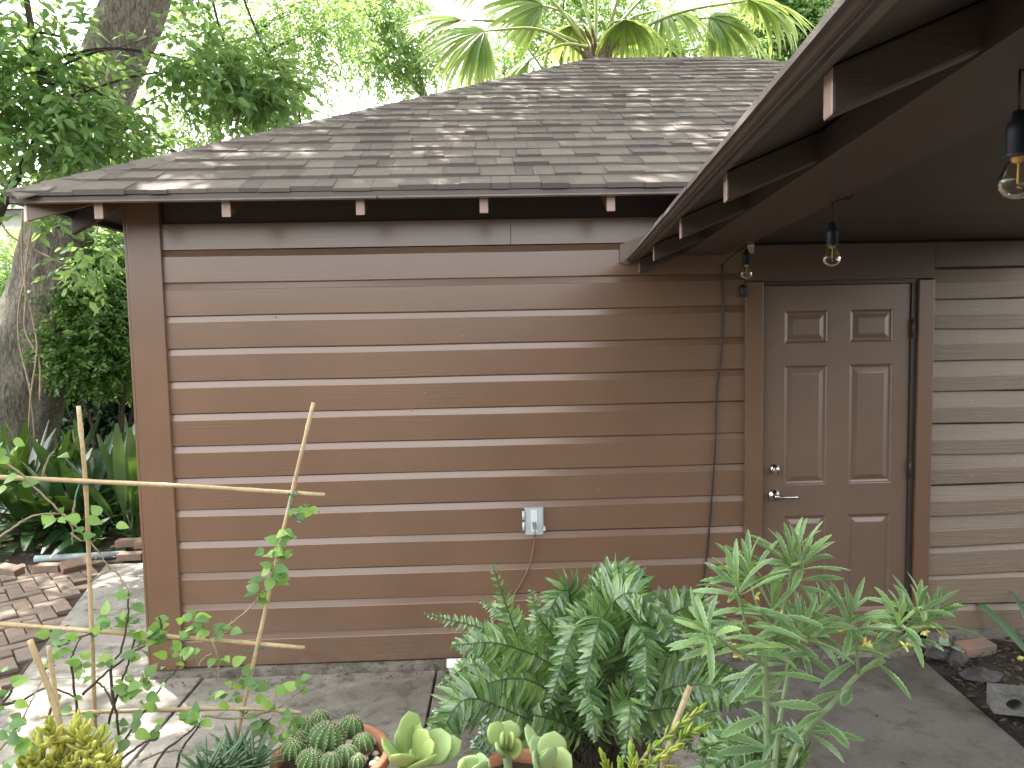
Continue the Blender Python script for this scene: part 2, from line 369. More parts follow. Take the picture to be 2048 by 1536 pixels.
# planting bed surfaces with real relief
def relief(name, x0, x1, y0, y1, n, m, zf, mat):
    g = MB(); vs = []; fs = []
    for j in range(m+1):
        for i in range(n+1):
            x = x0+(x1-x0)*i/n; y = y0+(y1-y0)*j/m; vs.append((x, y, zf(x, y)))
    for j in range(m):
        for i in range(n): a = j*(n+1)+i; fs.append((a, a+1, a+n+2, a+n+1))
    g.add(vs, fs, True); return tag(build(g, name, mat), kind='structure')
def fr(x, y, k): return math.sin(x*k*1.3+y*k*0.7)*math.cos(y*k*1.1-x*k*0.4)
relief("planting_bed", 0.78, 3.6, -2.6, -0.01, 90, 90, lambda x, y: -0.01 + min(0.05, max(0, (x-0.85)*0.12)) + 0.008*fr(x, y, 23) + 0.012*fr(x+3, y, 9) - 0.03*max(0, 0.84-x)/0.06, M_bed)
relief("shade_bed", -9.5, -3.5, 2.10, 9.5, 120, 110, lambda x, y: -0.005 + 0.012*fr(x, y, 7) + 0.008*fr(x, y, 21) + 0.03*max(0, y-2.6), M_soil)

# ================================================================== GARAGE
EY, EZ, SL = -0.50, 2.484, 0.528          # eave line y, z and slope of the roof
XL, XR, RUN = -3.63, 3.9, 3.11
garage = thing("garage", "brown wood sided garage with hipped shingle roof and six panel door", "garage", (-0.2, 2.6, 0))
build(F_found, "foundation", M_found, garage)
def siding(mb, x0, x1, z0, zs, yf=0.0, bev=0.033, dep=0.0115, n=46, wob=0.0012, bevs=None, gap=0.004, zt=None):
    "drop siding: zs = shadow line heights from the top down; z0 = bottom"
    levels = list(zs) + [z0]
    for k in range(len(levels)-1):
        zt_, zb = levels[k], levels[k+1]; bv = bevs[k] if bevs else bev
        prof = [(dep, zt_), (dep*0.93, zt_-0.002), (0.0015, zt_-bv+0.001), (0, zt_-bv-0.0015), (0, zb+gap+0.003), (0.001, zb+gap+0.0008), (0.003, zb+gap), (dep+0.004, zb+gap), (dep+0.004, zb)]
        ph = random.uniform(0, 9); vs = []; m = len(prof)
        for i in range(n+1):
            x = x0+(x1-x0)*i/n; dz = wob*(math.sin(x*2.1+ph)+0.6*math.sin(x*5.3+ph*2)); dy = wob*0.7*math.sin(x*3.1+ph*3)
            for q, (y, z) in enumerate(prof): vs.append((x, yf+y+(dy if y < dep*0.5 else 0), z+(dz if q >= 0 else 0)))
        fs = [(i*m+j, (i+1)*m+j, (i+1)*m+j+1, i*m+j+1) for i in range(n) for j in range(m-1)]
        mb.add([v for v in vs], [tuple(reversed(f)) for f in fs])
S = 0.172; Z0 = 2.272
g = MB(); siding(g, -3.168, -0.098, 0.030, [Z0-S*k for k in range(13)])
# top course, flat, in two lengths
for x0, x1, dy in ((-3.168, -1.352, 0.0), (-1.349, -0.098, 0.0015)):
    g.box((x0, dy, Z0+0.004), (x1, 0.03, 2.408))
build(g, "siding", M_siding, garage)
for kx, kz in ((-1.62, 1.80), (-1.83, 1.50), (-1.90, 1.41), (-1.82, 2.335), (-0.62, 2.33), (-2.66, 2.345), (-2.6, 1.92), (-0.9, 0.95)):
    g = MB(); g.lathe((kx, 0.0006, kz), [(0.0045, 0), (0.0038, -0.0013), (0, -0.0017)], 10, 'y'); build(g, "nail_head", M_end, garage)
g = MB(); zr = [2.11, 1.947, 1.782, 1.604, 1.436, 1.261, 1.092, 0.92, 0.752, 0.579, 0.417, 0.239]
siding(g, 0.932, 3.30, 0.10, zr, bevs=[0.07, 0.088, 0.086, 0.086, 0.086, 0.084, 0.082, 0.08, 0.08, 0.03, 0.03, 0.03], dep=0.019, wob=0.0045)
tag(build(g, "old_siding", M_old, garage), "weathered older siding with chipped paint right of the door")
g = MB(); g.box((-3.31, 0.024, 0.02), (-0.02, 0.12, 2.52)); g.box((0.86, 0.032, 0.02), (3.30, 0.12, 2.52)); g.box((-0.02, 0.024, 2.045), (0.86, 0.12, 2.52))
g.box((3.26, 0.12, 0.02), (3.36, 5.7, 2.52)); g.box((-3.31, 5.7, 0.02), (3.36, 5.8, 2.52)); g.box((-3.31, 0.12, 0.02), (-3.23, 5.7, 2.52))
build(g, "wall_core", M_dark, garage)
g = MB()   # left side siding (faces -x)
for k in range(14):
    zt_ = Z0+0.137-S*k if k else 2.41
    zb = max(0.03, (2.41-S*(k+1)))
    zt_ = 2.41-S*k
    ring = lambda y: [(-3.312, y, zt_), (-3.33, y, zt_-0.036), (-3.33, y, zb+0.004), (-3.312, y, zb+0.004)]
    g.prism(ring(0.14), ring(5.7))
build(g, "side_siding", M_siding, garage)
def board(a, b, name, mat, bev=0.003):
    g = MB(); (x0, y0, z0), (x1, y1, z1) = a, b
    g.box(a, b); o = build(g, name, mat, garage)
    md = o.modifiers.new("bevel", 'BEVEL'); md.width = bev; md.segments = 2; return o
board((-3.335, -0.022, 0.028), (-3.166, 0.02, 2.69), "corner_board", M_trim)
board((-3.352, -0.019, 0.028), (-3.3365, 0.14, 2.68), "corner_board", M_trim)
board((-0.099, -0.020, 0.02), (-0.004, 0.022, 2.055), "door_casing", M_trim)
board((0.846, -0.020, 0.02), (0.931, 0.03, 2.050), "door_casing", M_trim)
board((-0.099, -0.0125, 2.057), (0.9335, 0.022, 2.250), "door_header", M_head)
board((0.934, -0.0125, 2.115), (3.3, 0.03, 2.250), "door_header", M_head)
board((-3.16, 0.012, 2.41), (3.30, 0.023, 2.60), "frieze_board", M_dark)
# jamb: dark reveal on the hinge side
g = MB(); g.box((0.8165, 0.0, 0.02), (0.845, 0.05, 2.045)); g.box((-0.0035, 0.010, 0.02), (-0.0005, 0.05, 2.05)); g.box((-0.0035, 0.045, 0.02), (0.86, 0.06, 2.05)); g.box((-0.0035, -0.002, 2.034), (0.845, 0.045, 2.056))
build(g, "door_jamb", M_dark_metal, garage)
g = MB(); g.box((-0.12, -0.06, 0.0185), (0.86, 0.02, 0.024)); build(g, "threshold", M_found, garage)

# door slab with six raised panels, one sheet
pans = [(0.127, 0.357, 1.719, 1.897), (0.483, 0.721, 1.719, 1.897), (0.121, 0.363, 0.942, 1.601), (0.485, 0.727, 0.942, 1.601), (0.127, 0.367, 0.22, 0.770), (0.486, 0.726, 0.22, 0.770)]
def door_sheet():
    g = MB(); x0, x1, z0, z1, Y = 0.0015, 0.8145, 0.028, 2.030, 0.012
    xs = [x0, 0.124, 0.364, 0.484, 0.725, x1]; zs_ = [z0, 0.22, 0.771, 0.942, 1.601, 1.719, 1.897, z1]
    for i in range(5):
        for j in range(7):
            a, b, c, d = xs[i], xs[i+1], zs_[j], zs_[j+1]
            if i in (1, 3) and j in (1, 3, 5):
                # mouldings: (inset, depth)
                st = [(0, 0), (0.004, 0.0015), (0.009, 0.0075), (0.018, 0.0105), (0.023, 0.0105), (0.046, 0.0035), (0.049, 0.003)]
                rings = [[(a+s_, Y+y, c+s_), (b-s_, Y+y, c+s_), (b-s_, Y+y, d-s_), (a+s_, Y+y, d-s_)] for s_, y in st]
                vs = [p for r in rings for p in r]
                fs = [(k*4+m, k*4+(m+1) % 4, (k+1)*4+(m+1) % 4, (k+1)*4+m) for k in range(len(st)-1) for m in range(4)]
                e = (len(st)-1)*4; fs.append((e, e+1, e+2, e+3)); g.add(vs, fs)
            else: g.add([(a, Y, c), (b, Y, c), (b, Y, d), (a, Y, d)], [(0, 1, 2, 3)])
    g.add([(x0, Y, z0), (x0, Y+0.03, z0), (x0, Y+0.03, z1), (x0, Y, z1)], [(0, 1, 2, 3)])
    g.add([(x1, Y, z0), (x1, Y+0.03, z0), (x1, Y+0.03, z1), (x1, Y, z1)], [(3, 2, 1, 0)])
    return g
door = build(door_sheet(), "door", M_door, garage)
def dpart(mb, name, mat): return build(mb, name, mat, door)
g = MB(); kx, kz, ky = 0.070, 1.034, 0.012
g.lathe((kx, ky, kz), [(0.031, 0), (0.031, -0.006), (0.027, -0.016), (0.021, -0.021), (0.0185, -0.024), (0.0185, -0.034), (0.015, -0.037), (0.0, -0.037)], 28, 'y')
g.box((kx-0.0015, ky-0.0385, kz-0.006), (kx+0.0015, ky-0.0365, kz+0.006)); dpart(g, "deadbolt", M_steel)
g = MB(); kz = 0.890; kx = 0.068
g.lathe((kx, ky, kz), [(0.033, 0), (0.033, -0.005), (0.028, -0.014), (0.014, -0.018), (0.011, -0.040), (0.012, -0.052), (0.008, -0.056), (0, -0.057)], 28, 'y')
g.tube(bez([(kx, ky-0.046, kz), (kx+0.03, ky-0.052, kz-0.002), (kx+0.07, ky-0.05, kz-0.004), (kx+0.118, ky-0.045, kz-0.006)], 6), [0.010]*4+[0.0078]*14+[0.0055], 10); dpart(g, "lever_handle", M_steel)
for hz in (1.79, 1.02, 0.25):
    g = MB(); g.tube([(0.819, -0.006, hz-0.05), (0.819, -0.006, hz+0.05)], 0.0055, 10); g.box((0.822, -0.0025, hz-0.045), (0.842, 0.0005, hz+0.045)); dpart(g, "hinge", M_dark_metal)

# ---- roof
def slope_z(run): return EZ + SL*run
g = MB()  # deck (4 planes, thick)
x0, x1, y0, y1 = XL, XR, EY, EY+2*RUN
def deck(off, inset):
    a = inset
    return [(x0+a, y0+a, EZ+SL*a+off), (x1-a, y0+a, EZ+SL*a+off), (x1-a, y1-a, EZ+SL*a+off), (x0+a, y1-a, EZ+SL*a+off), (x0+RUN, y0+RUN, EZ+SL*RUN+off), (x1-RUN, y0+RUN, EZ+SL*RUN+off)]
dfs = [(0, 1, 5, 4), (1, 2, 5), (2, 3, 4, 5), (3, 0, 4)]
g.add(deck(-0.010, 0.02), dfs); g.add(deck(-0.032, 0.02), [tuple(reversed(f)) for f in dfs])
b0, b1 = deck(-0.010, 0.02), deck(-0.032, 0.02)
for i in range(4): g.add([b1[i], b1[(i+1) % 4], b0[(i+1) % 4], b0[i]], [(0, 1, 2, 3)])
build(g, "roof_deck", M_dark, garage)
ca2 = 1/math.sqrt(1+SL*SL)
def shingle_slope(mb, origin, ex, ey, width, run, hipL=True, hipR=True, expo=0.142, seed=1, maxrows=99):
    "courses of separate tabs on one slope; ex along the eave, ey plan direction up the slope"
    rnd = random.Random(seed); origin = Vector(origin); ex = Vector(ex); ey = Vector(ey); nrm = Vector((-ey.x*SL, -ey.y*SL, 1)).normalized()
    rows = int(run/expo)+1
    for r in range(min(rows, maxrows)):
        s0 = r*expo - (0.012 if r == 0 else 0); s1 = min(run, (r+1)*expo+0.012)
        lo_, hi_ = (max(0, r*expo) if hipL else 0), (width-max(0, r*expo) if hipR else width)
        x = lo_ - rnd.uniform(0, 0.3); wav = rnd.uniform(0, 6)
        while x < hi_:
            wd = rnd.choice([0.085, 0.105, 0.125, 0.145, 0.175]); a, b = max(x, lo_), min(x+wd-0.0015, hi_); x += wd
            if b-a < 0.02: continue
            th = rnd.choice([0.008, 0.010, 0.015, 0.017])+0.003*math.sin(a*4+wav); ds = rnd.uniform(-0.004, 0.004)+0.005*math.sin(a*1.7+wav)
            def pt(u, s, h):
                u2 = u
                if hipL: u2 = max(u2, s)
                if hipR: u2 = min(u2, width-s)
                q = origin + ex*u2 + ey*s + Vector((0, 0, SL*s)); return q + nrm*h
            c = [pt(a, s0+ds, -0.006), pt(b, s0+ds, -0.006), pt(b, s1, -0.008), pt(a, s1, -0.008), pt(a, s0+ds, th+0.002), pt(b, s0+ds, th+0.002), pt(b, s1, 0.001), pt(a, s1, 0.001)]
            mb.add(c, [(4, 5, 6, 7), (0, 1, 5, 4), (1, 2, 6, 5), (3, 0, 4, 7)])
Wd = XR-XL
for nm, o_, ex, ey, wd, sd in (("roof_shingles", (x0, y0, EZ), (1, 0, 0), (0, 1, 0), Wd, 1), ("roof_shingles", (x0, y1, EZ), (0, -1, 0), (1, 0, 0), 2*RUN, 2),
                               ("roof_shingles", (x1, y1, EZ), (-1, 0, 0), (0, -1, 0), Wd, 3), ("roof_shingles", (x1, y0, EZ), (0, 1, 0), (-1, 0, 0), 2*RUN, 4)):
    g = MB(); shingle_slope(g, o_, ex, ey, wd, RUN, seed=sd); build(g, nm, M_shingle, garage)
# hip and ridge caps
g = MB()
def caps(a, b, na, nb, step=0.142):
    a, b = Vector(a), Vector(b); n = int((b-a).length/step); d = (b-a)/n; na = Vector(na); nb = Vector(nb)
    for i in range(n):
        p = a+d*i; q = a+d*min(i+1.35, n); h0, h1 = 0.016+random.uniform(-0.001, 0.002), 0.009
        wdt = 0.115+random.uniform(-0.006, 0.006); upn = Vector((0, 0, 1)); t = 0.006
        tp = [p+na*wdt+upn*(h0-0.008), p+upn*(h0+0.004), p+nb*wdt+upn*(h0-0.008)]
        tq = [q+na*wdt+upn*(h1-0.008), q+upn*(h1+0.003), q+nb*wdt+upn*(h1-0.008)]
        lo_ = [v-upn*0.012 for v in tp]
        g.add(tp+tq+lo_, [(0, 1, 4, 3), (1, 2, 5, 4), (6, 7, 1, 0), (7, 8, 2, 1), (0, 3, 6), (2, 8, 5)])
rl = (x0+RUN, y0+RUN, EZ+SL*RUN); rr = (x1-RUN, y0+RUN, EZ+SL*RUN)
s2 = math.sqrt(0.5)
def along(vx, vy, updir):  # direction lying in a slope, perpendicular-ish to hip
    return Vector((vx, vy, updir)).normalized()
# left front hip: slopes facing -y and -x
caps((x0-0.01, y0-0.01, EZ), rl, along(1, -1, -SL), along(-1, 1, -SL)) if False else None
hipd = Vector((1, 1, SL)).normalized()
def inslope(ex): # horizontal eave direction minus hip component
    e = Vector(ex); return (e - hip_*e.dot(hip_)).normalized()
for A, B, e1, e2 in (((x0, y0, EZ), rl, (1, 0, 0), (0, 1, 0)), ((x0, y1, EZ), rl, (1, 0, 0), (0, -1, 0)), ((x1, y0, EZ), rr, (-1, 0, 0), (0, 1, 0)), ((x1, y1, EZ), rr, (-1, 0, 0), (0, -1, 0))):
    hip_ = (Vector(B)-Vector(A)).normalized(); caps(A, B, inslope(e1), inslope(e2))
caps(rl, rr, Vector((0, -1, -SL)).normalized(), Vector((0, 1, -SL)).normalized())
build(g, "ridge_cap", M_shingle, garage)
# eave edge: fascia strip and metal drip lip
g = MB(); g.box((x0+0.004, y0+0.003, 2.442), (x1-0.004, y0+0.036, 2.474)); g.box((x0+0.004, y0+0.036, 2.442), (x0+0.046, y1-0.03, 2.474)); g.box((x1-0.046, y0+0.036, 2.442), (x1-0.004, y1-0.03, 2.474)); g.box((x0+0.046, y1-0.046, 2.442), (x1-0.046, y1-0.03, 2.477))
build(g, "fascia", M_dark_metal, garage)
g = MB()
for a, b in ((x0+0.02, -1.98), (-1.97, x1-0.02)):
    g.prism([(a, y0+0.0025, 2.450), (a, y0-0.007, 2.4412), (a, y0+0.020, 2.4385), (a, y0+0.020, 2.4415)], [(b, y0+0.0025, 2.450), (b, y0-0.007, 2.4412), (b, y0+0.020, 2.4385), (b, y0+0.020, 2.4415)])
build(g, "drip_edge", M_drip, garage)
# rafter tails
def rafter(pa, pb, h, wdt, name, matb, endmat=None, parent=garage, cut=None):
    "sloping timber: pa, pb lower-edge points, plumb cut at pa"
    a, b = Vector(pa), Vector(pb); d = (b-a); hd = Vector((d.x, d.y, 0)).normalized(); s = Vector((-hd.y, hd.x, 0))*wdt/2
    g = MB(); up_ = Vector((0, 0, h))
    g.hexa([a-s, a+s, b+s, b-s, a-s+up_, a+s+up_, b+s+up_, b-s+up_])
    o = build(g, name, matb, parent)
    if endmat:
        o.data.materials.append(endmat); o.data.polygons[2].material_index = 1
    md = o.modifiers.new("bevel", 'BEVEL'); md.width = 0.004; md.segments = 2; return o
tail_h = 0.082; tz = 2.371
for x in (-3.257, -2.678, -2.062, -1.488, -0.892, -0.30, 0.29, 0.88, 1.47, 2.06, 2.65, 3.2):
    rafter((x, -0.452, tz), (x, 0.10, tz+SL*0.552), tail_h, 0.042, "rafter_tail", M_trim, M_end)
for y in (-0.03, 0.60, 1.2, 1.8, 2.4, 3.0, 3.6, 4.2, 4.8, 5.4):
    rafter((-3.598, y, 2.357), (-3.30, y, 2.357+SL*0.298), 0.095, 0.042, "rafter_tail", M_dark, None)
rafter((-3.585, -0.455, 2.362), (-3.20, -0.07, 2.362+SL*0.385), 0.10, 0.045, "hip_rafter", M_trim, M_end)

# ================================================================== COVERED WALKWAY (right)
dC = Vector((-0.1045, -0.9945, 0.008)); canopy = thing("covered_walkway", "dark brown covered walkway roof with exposed rafter tails, joining the garage above its door", "canopy roof", (0.6, -2.5, 0))
def cp(x, z, t): return Vector((x, -0.001, z)) + dC*t
TN = 5.4; CS = 0.41
def cext(ring, t0, t1, name, mat, **k):
    g = MB(); g.prism([cp(x, z, t0) for x, z in ring], [cp(x, z, t1) for x, z in ring]); o = build(g, name, mat, canopy); return o
tipx, tipz = -0.731, 2.191; RX = 0.62
zt = lambda x, o=0: tipz + CS*(x-tipx) + o
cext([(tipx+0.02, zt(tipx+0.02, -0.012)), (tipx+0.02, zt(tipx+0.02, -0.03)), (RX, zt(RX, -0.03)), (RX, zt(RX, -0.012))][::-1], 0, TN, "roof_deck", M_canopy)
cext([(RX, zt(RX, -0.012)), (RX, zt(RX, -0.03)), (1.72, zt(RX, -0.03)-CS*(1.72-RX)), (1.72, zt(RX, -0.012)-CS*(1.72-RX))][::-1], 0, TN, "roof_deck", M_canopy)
g = MB(); rnd = random.Random(5)
for r in range(18):
    t = -0.001
    while t < TN:
        wd = rnd.choice([0.13, 0.17, 0.22, 0.28]); t2 = min(TN, t+wd-0.002)
        xa = tipx + r*0.128 - (0.006 if r == 0 else 0) + rnd.uniform(-0.002, 0.002); xb = xa+0.15
        th = rnd.choice([0.006, 0.0075])
        if xb < RX+0.03:
            c = [cp(xa, zt(xa, -0.010), t), cp(xa, zt(xa, -0.010), t2), cp(xb, zt(xb, -0.011), t2), cp(xb, zt(xb, -0.011), t), cp(xa, zt(xa, th-0.004), t), cp(xa, zt(xa, th-0.004), t2), cp(xb, zt(xb, 0), t2), cp(xb, zt(xb, 0), t)]
            g.hexa([c[i] for i in (0, 3, 2, 1, 4, 7, 6, 5)])
            m = lambda q: Vector((2*RX+0.105*0-q.x - 2*0.1045*0, q.y, q.z))
        t += wd
build(g, "roof_shingles", M_shingle, canopy)
cext([(tipx+0.004, 2.186), (tipx+0.010, 2.176), (-0.690, 2.176), (-0.674, 2.180), (-0.674, 2.196), (tipx+0.02, 2.190)], 0, TN, "fascia", plain("walkway_fascia_paint", (0.12, 0.10, 0.088), 0.5, 0, 0.15, 12, 0.2))
g = MB(); g.hexa([(-0.775, -0.021, 2.170), (-0.735, -0.021, 2.155), (-0.735, -0.002, 2.155), (-0.775, -0.002, 2.170), (-0.775, -0.021, 2.262), (-0.24, -0.021, 2.46), (-0.24, -0.002, 2.46), (-0.775, -0.002, 2.262)])
build(g, "end_trim", M_trim, canopy)
for t in (0.022, 0.67, 1.45, 2.17, 2.89, 3.61, 4.33, 5.05):
    g = MB(); a0, a1 = t-0.021, t+0.021; z0 = 2.112; xe = RX-0.01
    ring = [(-0.672, z0), (xe, z0+CS*(xe+0.672)), (xe, zt(xe, -0.032)), (-0.672, zt(-0.672, -0.032))]
    g.prism([cp(x, z, a0) for x, z in ring], [cp(x, z, a1) for x, z in ring]); o = build(g, "rafter_tail", M_raft, canopy)
    o.data.materials.append(M_end)
    for p in o.data.polygons:
        if abs(p.normal.x) > 0.9: p.material_index = 1
    md = o.modifiers.new("bevel", 'BEVEL'); md.width = 0.005; md.segments = 2
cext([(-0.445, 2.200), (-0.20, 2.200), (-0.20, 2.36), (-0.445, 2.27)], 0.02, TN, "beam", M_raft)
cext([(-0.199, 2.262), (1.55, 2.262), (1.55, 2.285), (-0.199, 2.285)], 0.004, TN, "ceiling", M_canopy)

# ================================================================== string lights
def glassmat():
    m, t, n, b = newmat("bulb_glass"); b.inputs['Base Color'].default_value = (0.96, 0.93, 0.84, 1)
    b.inputs['Transmission Weight'].default_value = 1; b.inputs['Roughness'].default_value = 0.01; b.inputs['IOR'].default_value = 1.25; return m
M_glass = glassmat(); M_fil = plain("filament_tube", (0.75, 0.45, 0.16), 0.4, 0, 0.1, 30, 0)
string = thing("string_light", "black string light cable with clear filament bulbs hanging below the walkway ceiling", "string lights", (-0.4, -1.7, 2.2))
bulbs = [at(1493, 522, 3.406), at(1664, 480, 2.306), at(2036, 291, 1.156)]
for i, p in enumerate(bulbs):
    tilt = 0.0
    s = build_s = MB()
    s.lathe(p, [(0.0, 0.055), (0.008, 0.052), (0.010, 0.040), (0.0155, 0.034), (0.0175, 0.022), (0.0175, -0.012), (0.0185, -0.014), (0.0185, -0.018), (0.012, -0.018)], 20)
    so = build(s, "socket", M_navy, string)
    b = MB(); c = p + Vector((0, 0, -0.018))
    prof = [(0.0120, 0.002), (0.0135, -0.004), (0.0185, -0.013), (0.0240, -0.026), (0.0265, -0.036), (0.0250, -0.048), (0.0175, -0.058), (0.0075, -0.0625), (0.0, -0.0633)]
    pr = []
    for (r0, h0), (r1, h1) in zip(prof, prof[1:]):
        for k in range(3): pr.append((r0+(r1-r0)*k/3, h0+(h1-h0)*k/3))
    pr.append(prof[-1]); inner = [(max(0, r-0.0009), h+0.0006) for r, h in reversed(pr)]
    b.lathe(c, pr+inner, 28); bo = build(b, "bulb", M_glass, string)
    f = MB(); f.tube([c+Vector((0.002, 0, -0.002)), c+Vector((0.001, 0, -0.040))], 0.0016, 8); f.tube([c+Vector((0.001, 0, -0.045)), c+Vector((0.008, 0, -0.047))], 0.0012, 6)
    f.lathe(c, [(0.011, 0.001), (0.008, -0.006), (0.003, -0.009), (0, -0.009)], 14)
    build(f, "filament", M_fil, string)
g = MB(); B0, B1, B2_ = bulbs
def bm(y, dx, dz=0.0): t = -y/0.9945; return Vector((-0.19-0.1045*t+dx, y, 2.196+0.008*t+dz))
g.tube(bez([Vector((-0.225, -0.035, 2.150)), Vector((-0.20, -0.08, 2.185)), bm(-.25, .0), bm(B0.y+.05, .0), Vector((B0.x, B0.y, 2.19)), B0+Vector((0, 0, 0.05))], 8), 0.0033, 8)
for A_, B_ in ((B0, B1), (B1, B2_)):
    g.tube([A_+Vector((0, 0, .05)), Vector((A_.x, A_.y, bm(A_.y, 0).z-.008)), bm(A_.y-.01, .004), bm(A_.y-.03, .006, .02), bm(B_.y+.03, .006, .02), bm(B_.y+.01, .004), Vector((B_.x, B_.y, bm(B_.y, 0).z-.008)), B_+Vector((0, 0, .05))], 0.0028, 8)
build(g, "cable", M_black, string)
g = MB(); q = bulbs[0]+Vector((0.012, 0.02, 0.04)); g.box(q+Vector((0, 0, -0.004)), q+Vector((0.03, 0.002, 0.052)))
build(g, "paper_tag", plain("yellowed_paper", (0.62, 0.55, 0.40), 0.8, 0, 0.15, 60, 0), string)
# black cord running down the siding
cord = MB(); cpts = [(-0.222, -0.012, 2.15), (-0.218, -0.006, 1.908), (-0.228, -0.010, 1.70), (-0.251, -0.006, 1.48), (-0.262, -0.012, 1.2), (-0.281, -0.008, 0.882), (-0.305, -0.008, 0.6), (-0.339, -0.014, 0.355), (-0.36, -0.03, 0.12), (-0.40, -0.09, 0.012)]
cord.tube(bez(cpts, 8), 0.0042, 8); tag(build(cord, "power_cord", M_black), "thin black cord hanging down the brown siding left of the door", "cord")
g = MB(); q = Vector((-0.115, -0.024, 2.01)); g.lathe(q, [(0, 0.03), (0.012, 0.028), (0.016, 0.01), (0.016, -0.03), (0.011, -0.034), (0, -0.034)], 16)
tag(build(g, "lamp_socket", M_navy), "small empty black lamp socket fixed at the top of the door casing", "lamp socket")

# ================================================================== outlet on wall
outlet = thing("outlet_cover", "clear weatherproof outlet cover on the brown siding with a black plug inside", "outlet", (-1.252, -0.01, 0.79))
def clear(name, col, rough=0.08, tw=0.75):
    m, t, n, b = newmat(name); b.inputs['Base Color'].default_value = (*col, 1); b.inputs['Alpha'].default_value = 0.13
    b.inputs['Roughness'].default_value = rough; b.inputs['IOR'].default_value = 1.3; return m
g = MB(); g.box((-1.305, -0.008, 0.715), (-1.203, 0.0005, 0.862)); ob = build(g, "box_plate", plain("grey_outlet_plate", (0.33, 0.36, 0.38), 0.5, 0, 0.05, 20, 0), outlet)
g = MB(); g.box((-1.272, -0.017, 0.73), (-1.238, -0.0085, 0.85)); build(g, "receptacle", plain("white_plastic", (0.75, 0.76, 0.76), 0.35, 0, 0.05, 20, 0), outlet)
g = MB(); g.hexa([(-1.303, -0.009, 0.712), (-1.206, -0.009, 0.712), (-1.206, -0.0085, 0.864), (-1.303, -0.0085, 0.864)] + [(-1.296, -0.056, 0.722), (-1.213, -0.056, 0.722), (-1.213, -0.045, 0.856), (-1.296, -0.045, 0.856)])
g.v[4:8], g.v[0:4] = g.v[4:8], g.v[0:4]
o = build(g, "cover", clear("clear_cover_plastic", (0.80, 0.86, 0.90), 0.12), outlet); md = o.modifiers.new("bevel", 'BEVEL'); md.width = 0.008; md.segments = 3
md = o.modifiers.new("sol", 'SOLIDIFY'); md.thickness = 0.002
M_h = plain("white_hinge_plastic", (0.6, 0.64, 0.66), 0.3, 0, 0.05, 20, 0)
for za in (0.80, 0.74): g = MB(); g.tube([(-1.312, -0.016, za), (-1.312, -0.016, za+.045)], 0.007, 10); build(g, "cover_hinge", M_h, outlet)
g = MB(); g.box((-1.207, -0.03, 0.738), (-1.195, -0.012, 0.760)); build(g, "cover_latch", M_h, outlet)
g = MB(); g.hexa([(-1.262, -0.040, 0.752), (-1.240, -0.040, 0.750), (-1.240, -0.018, 0.750), (-1.262, -0.018, 0.752), (-1.266, -0.038, 0.785), (-1.244, -0.038, 0.787), (-1.244, -0.018, 0.787), (-1.266, -0.018, 0.785)]); g.tube([(-1.251, -0.03, 0.752), (-1.252, -0.028, 0.73), (-1.252, -0.02, 0.708)], 0.004, 8)
build(g, "plug", M_black, outlet)
g = MB(); g.tube(bez([(-1.252, -0.020, 0.712), (-1.258, -0.012, 0.66), (-1.282, -0.008, 0.549), (-1.352, -0.008, 0.413), (-1.478, -0.012, 0.249), (-1.60, -0.02, 0.13), (-1.655, -0.05, 0.05), (-1.665, -0.09, 0.008), (-1.60, -0.12, 0.006), (-1.35, -0.2, 0.006), (-1.0, -0.22, 0.006), (-0.55, -0.16, 0.008)], 8), 0.0042, 8)
tag(build(g, "extension_cord", plain("brown_cord", (0.20, 0.12, 0.09), 0.5, 0, 0.1, 30, 0)), "brown cord running from the outlet cover down the siding to the floor", "cord")
g = MB(); p = gnd(912, 1338); g.hexa([p+Vector(v) for v in ((-0.05, -0.01, 0.012), (0.03, 0.0, 0.008), (0.03, 0.03, 0.045), (-0.05, 0.02, 0.050), (-0.05, -0.012, 0.013), (0.03, -0.002, 0.009), (0.03, 0.028, 0.046), (-0.05, 0.018, 0.051))])
tag(build(g, "plant_tag", plain("white_plastic_tag", (0.8, 0.8, 0.78), 0.5, 0, 0.03, 20, 0)), "blank white tag lying against the base of the siding beside the fern", "tag")

# PLANTS
OAK_N = 7600
# ---------------------------------------------------------------- foliage materials
L_fern = leafmat("fern_leaf", [(0.035, 0.095, 0.035), (0.10, 0.205, 0.065), (0.20, 0.34, 0.10), (0.06, 0.155, 0.065)], (0.36, 0.55, 0.14), 0.22, 0.25, 0.8, crinkle=0.7, coat=0.6)
L_shrub = leafmat("pale_shrub_leaf", [(0.12, 0.22, 0.10), (0.17, 0.30, 0.12), (0.10, 0.19, 0.11), (0.24, 0.38, 0.12)], (0.45, 0.65, 0.15), 0.22, 0.36, crinkle=0.4, edge=(0.38, 0.52, 0.24))
L_vine = leafmat("heart_leaf", [(0.05, 0.12, 0.055), (0.08, 0.18, 0.06), (0.13, 0.27, 0.06), (0.25, 0.40, 0.08)], (0.5, 0.75, 0.12), 0.35, 0.4)
L_cast = leafmat("cast_iron_leaf", [(0.016, 0.048, 0.018), (0.028, 0.075, 0.024), (0.05, 0.11, 0.028)], (0.28, 0.48, 0.05), 0.12, 0.27, 0.7, coat=0.6)
L_sed = leafmat("yellow_succulent_leaf", [(0.36, 0.38, 0.06), (0.44, 0.46, 0.08), (0.54, 0.50, 0.10), (0.30, 0.36, 0.06)], (0.6, 0.6, 0.1), 0.12, 0.38)
L_sed2 = leafmat("lime_succulent_leaf", [(0.25, 0.42, 0.05), (0.34, 0.50, 0.06), (0.55, 0.48, 0.07)], (0.6, 0.7, 0.1), 0.15, 0.35)
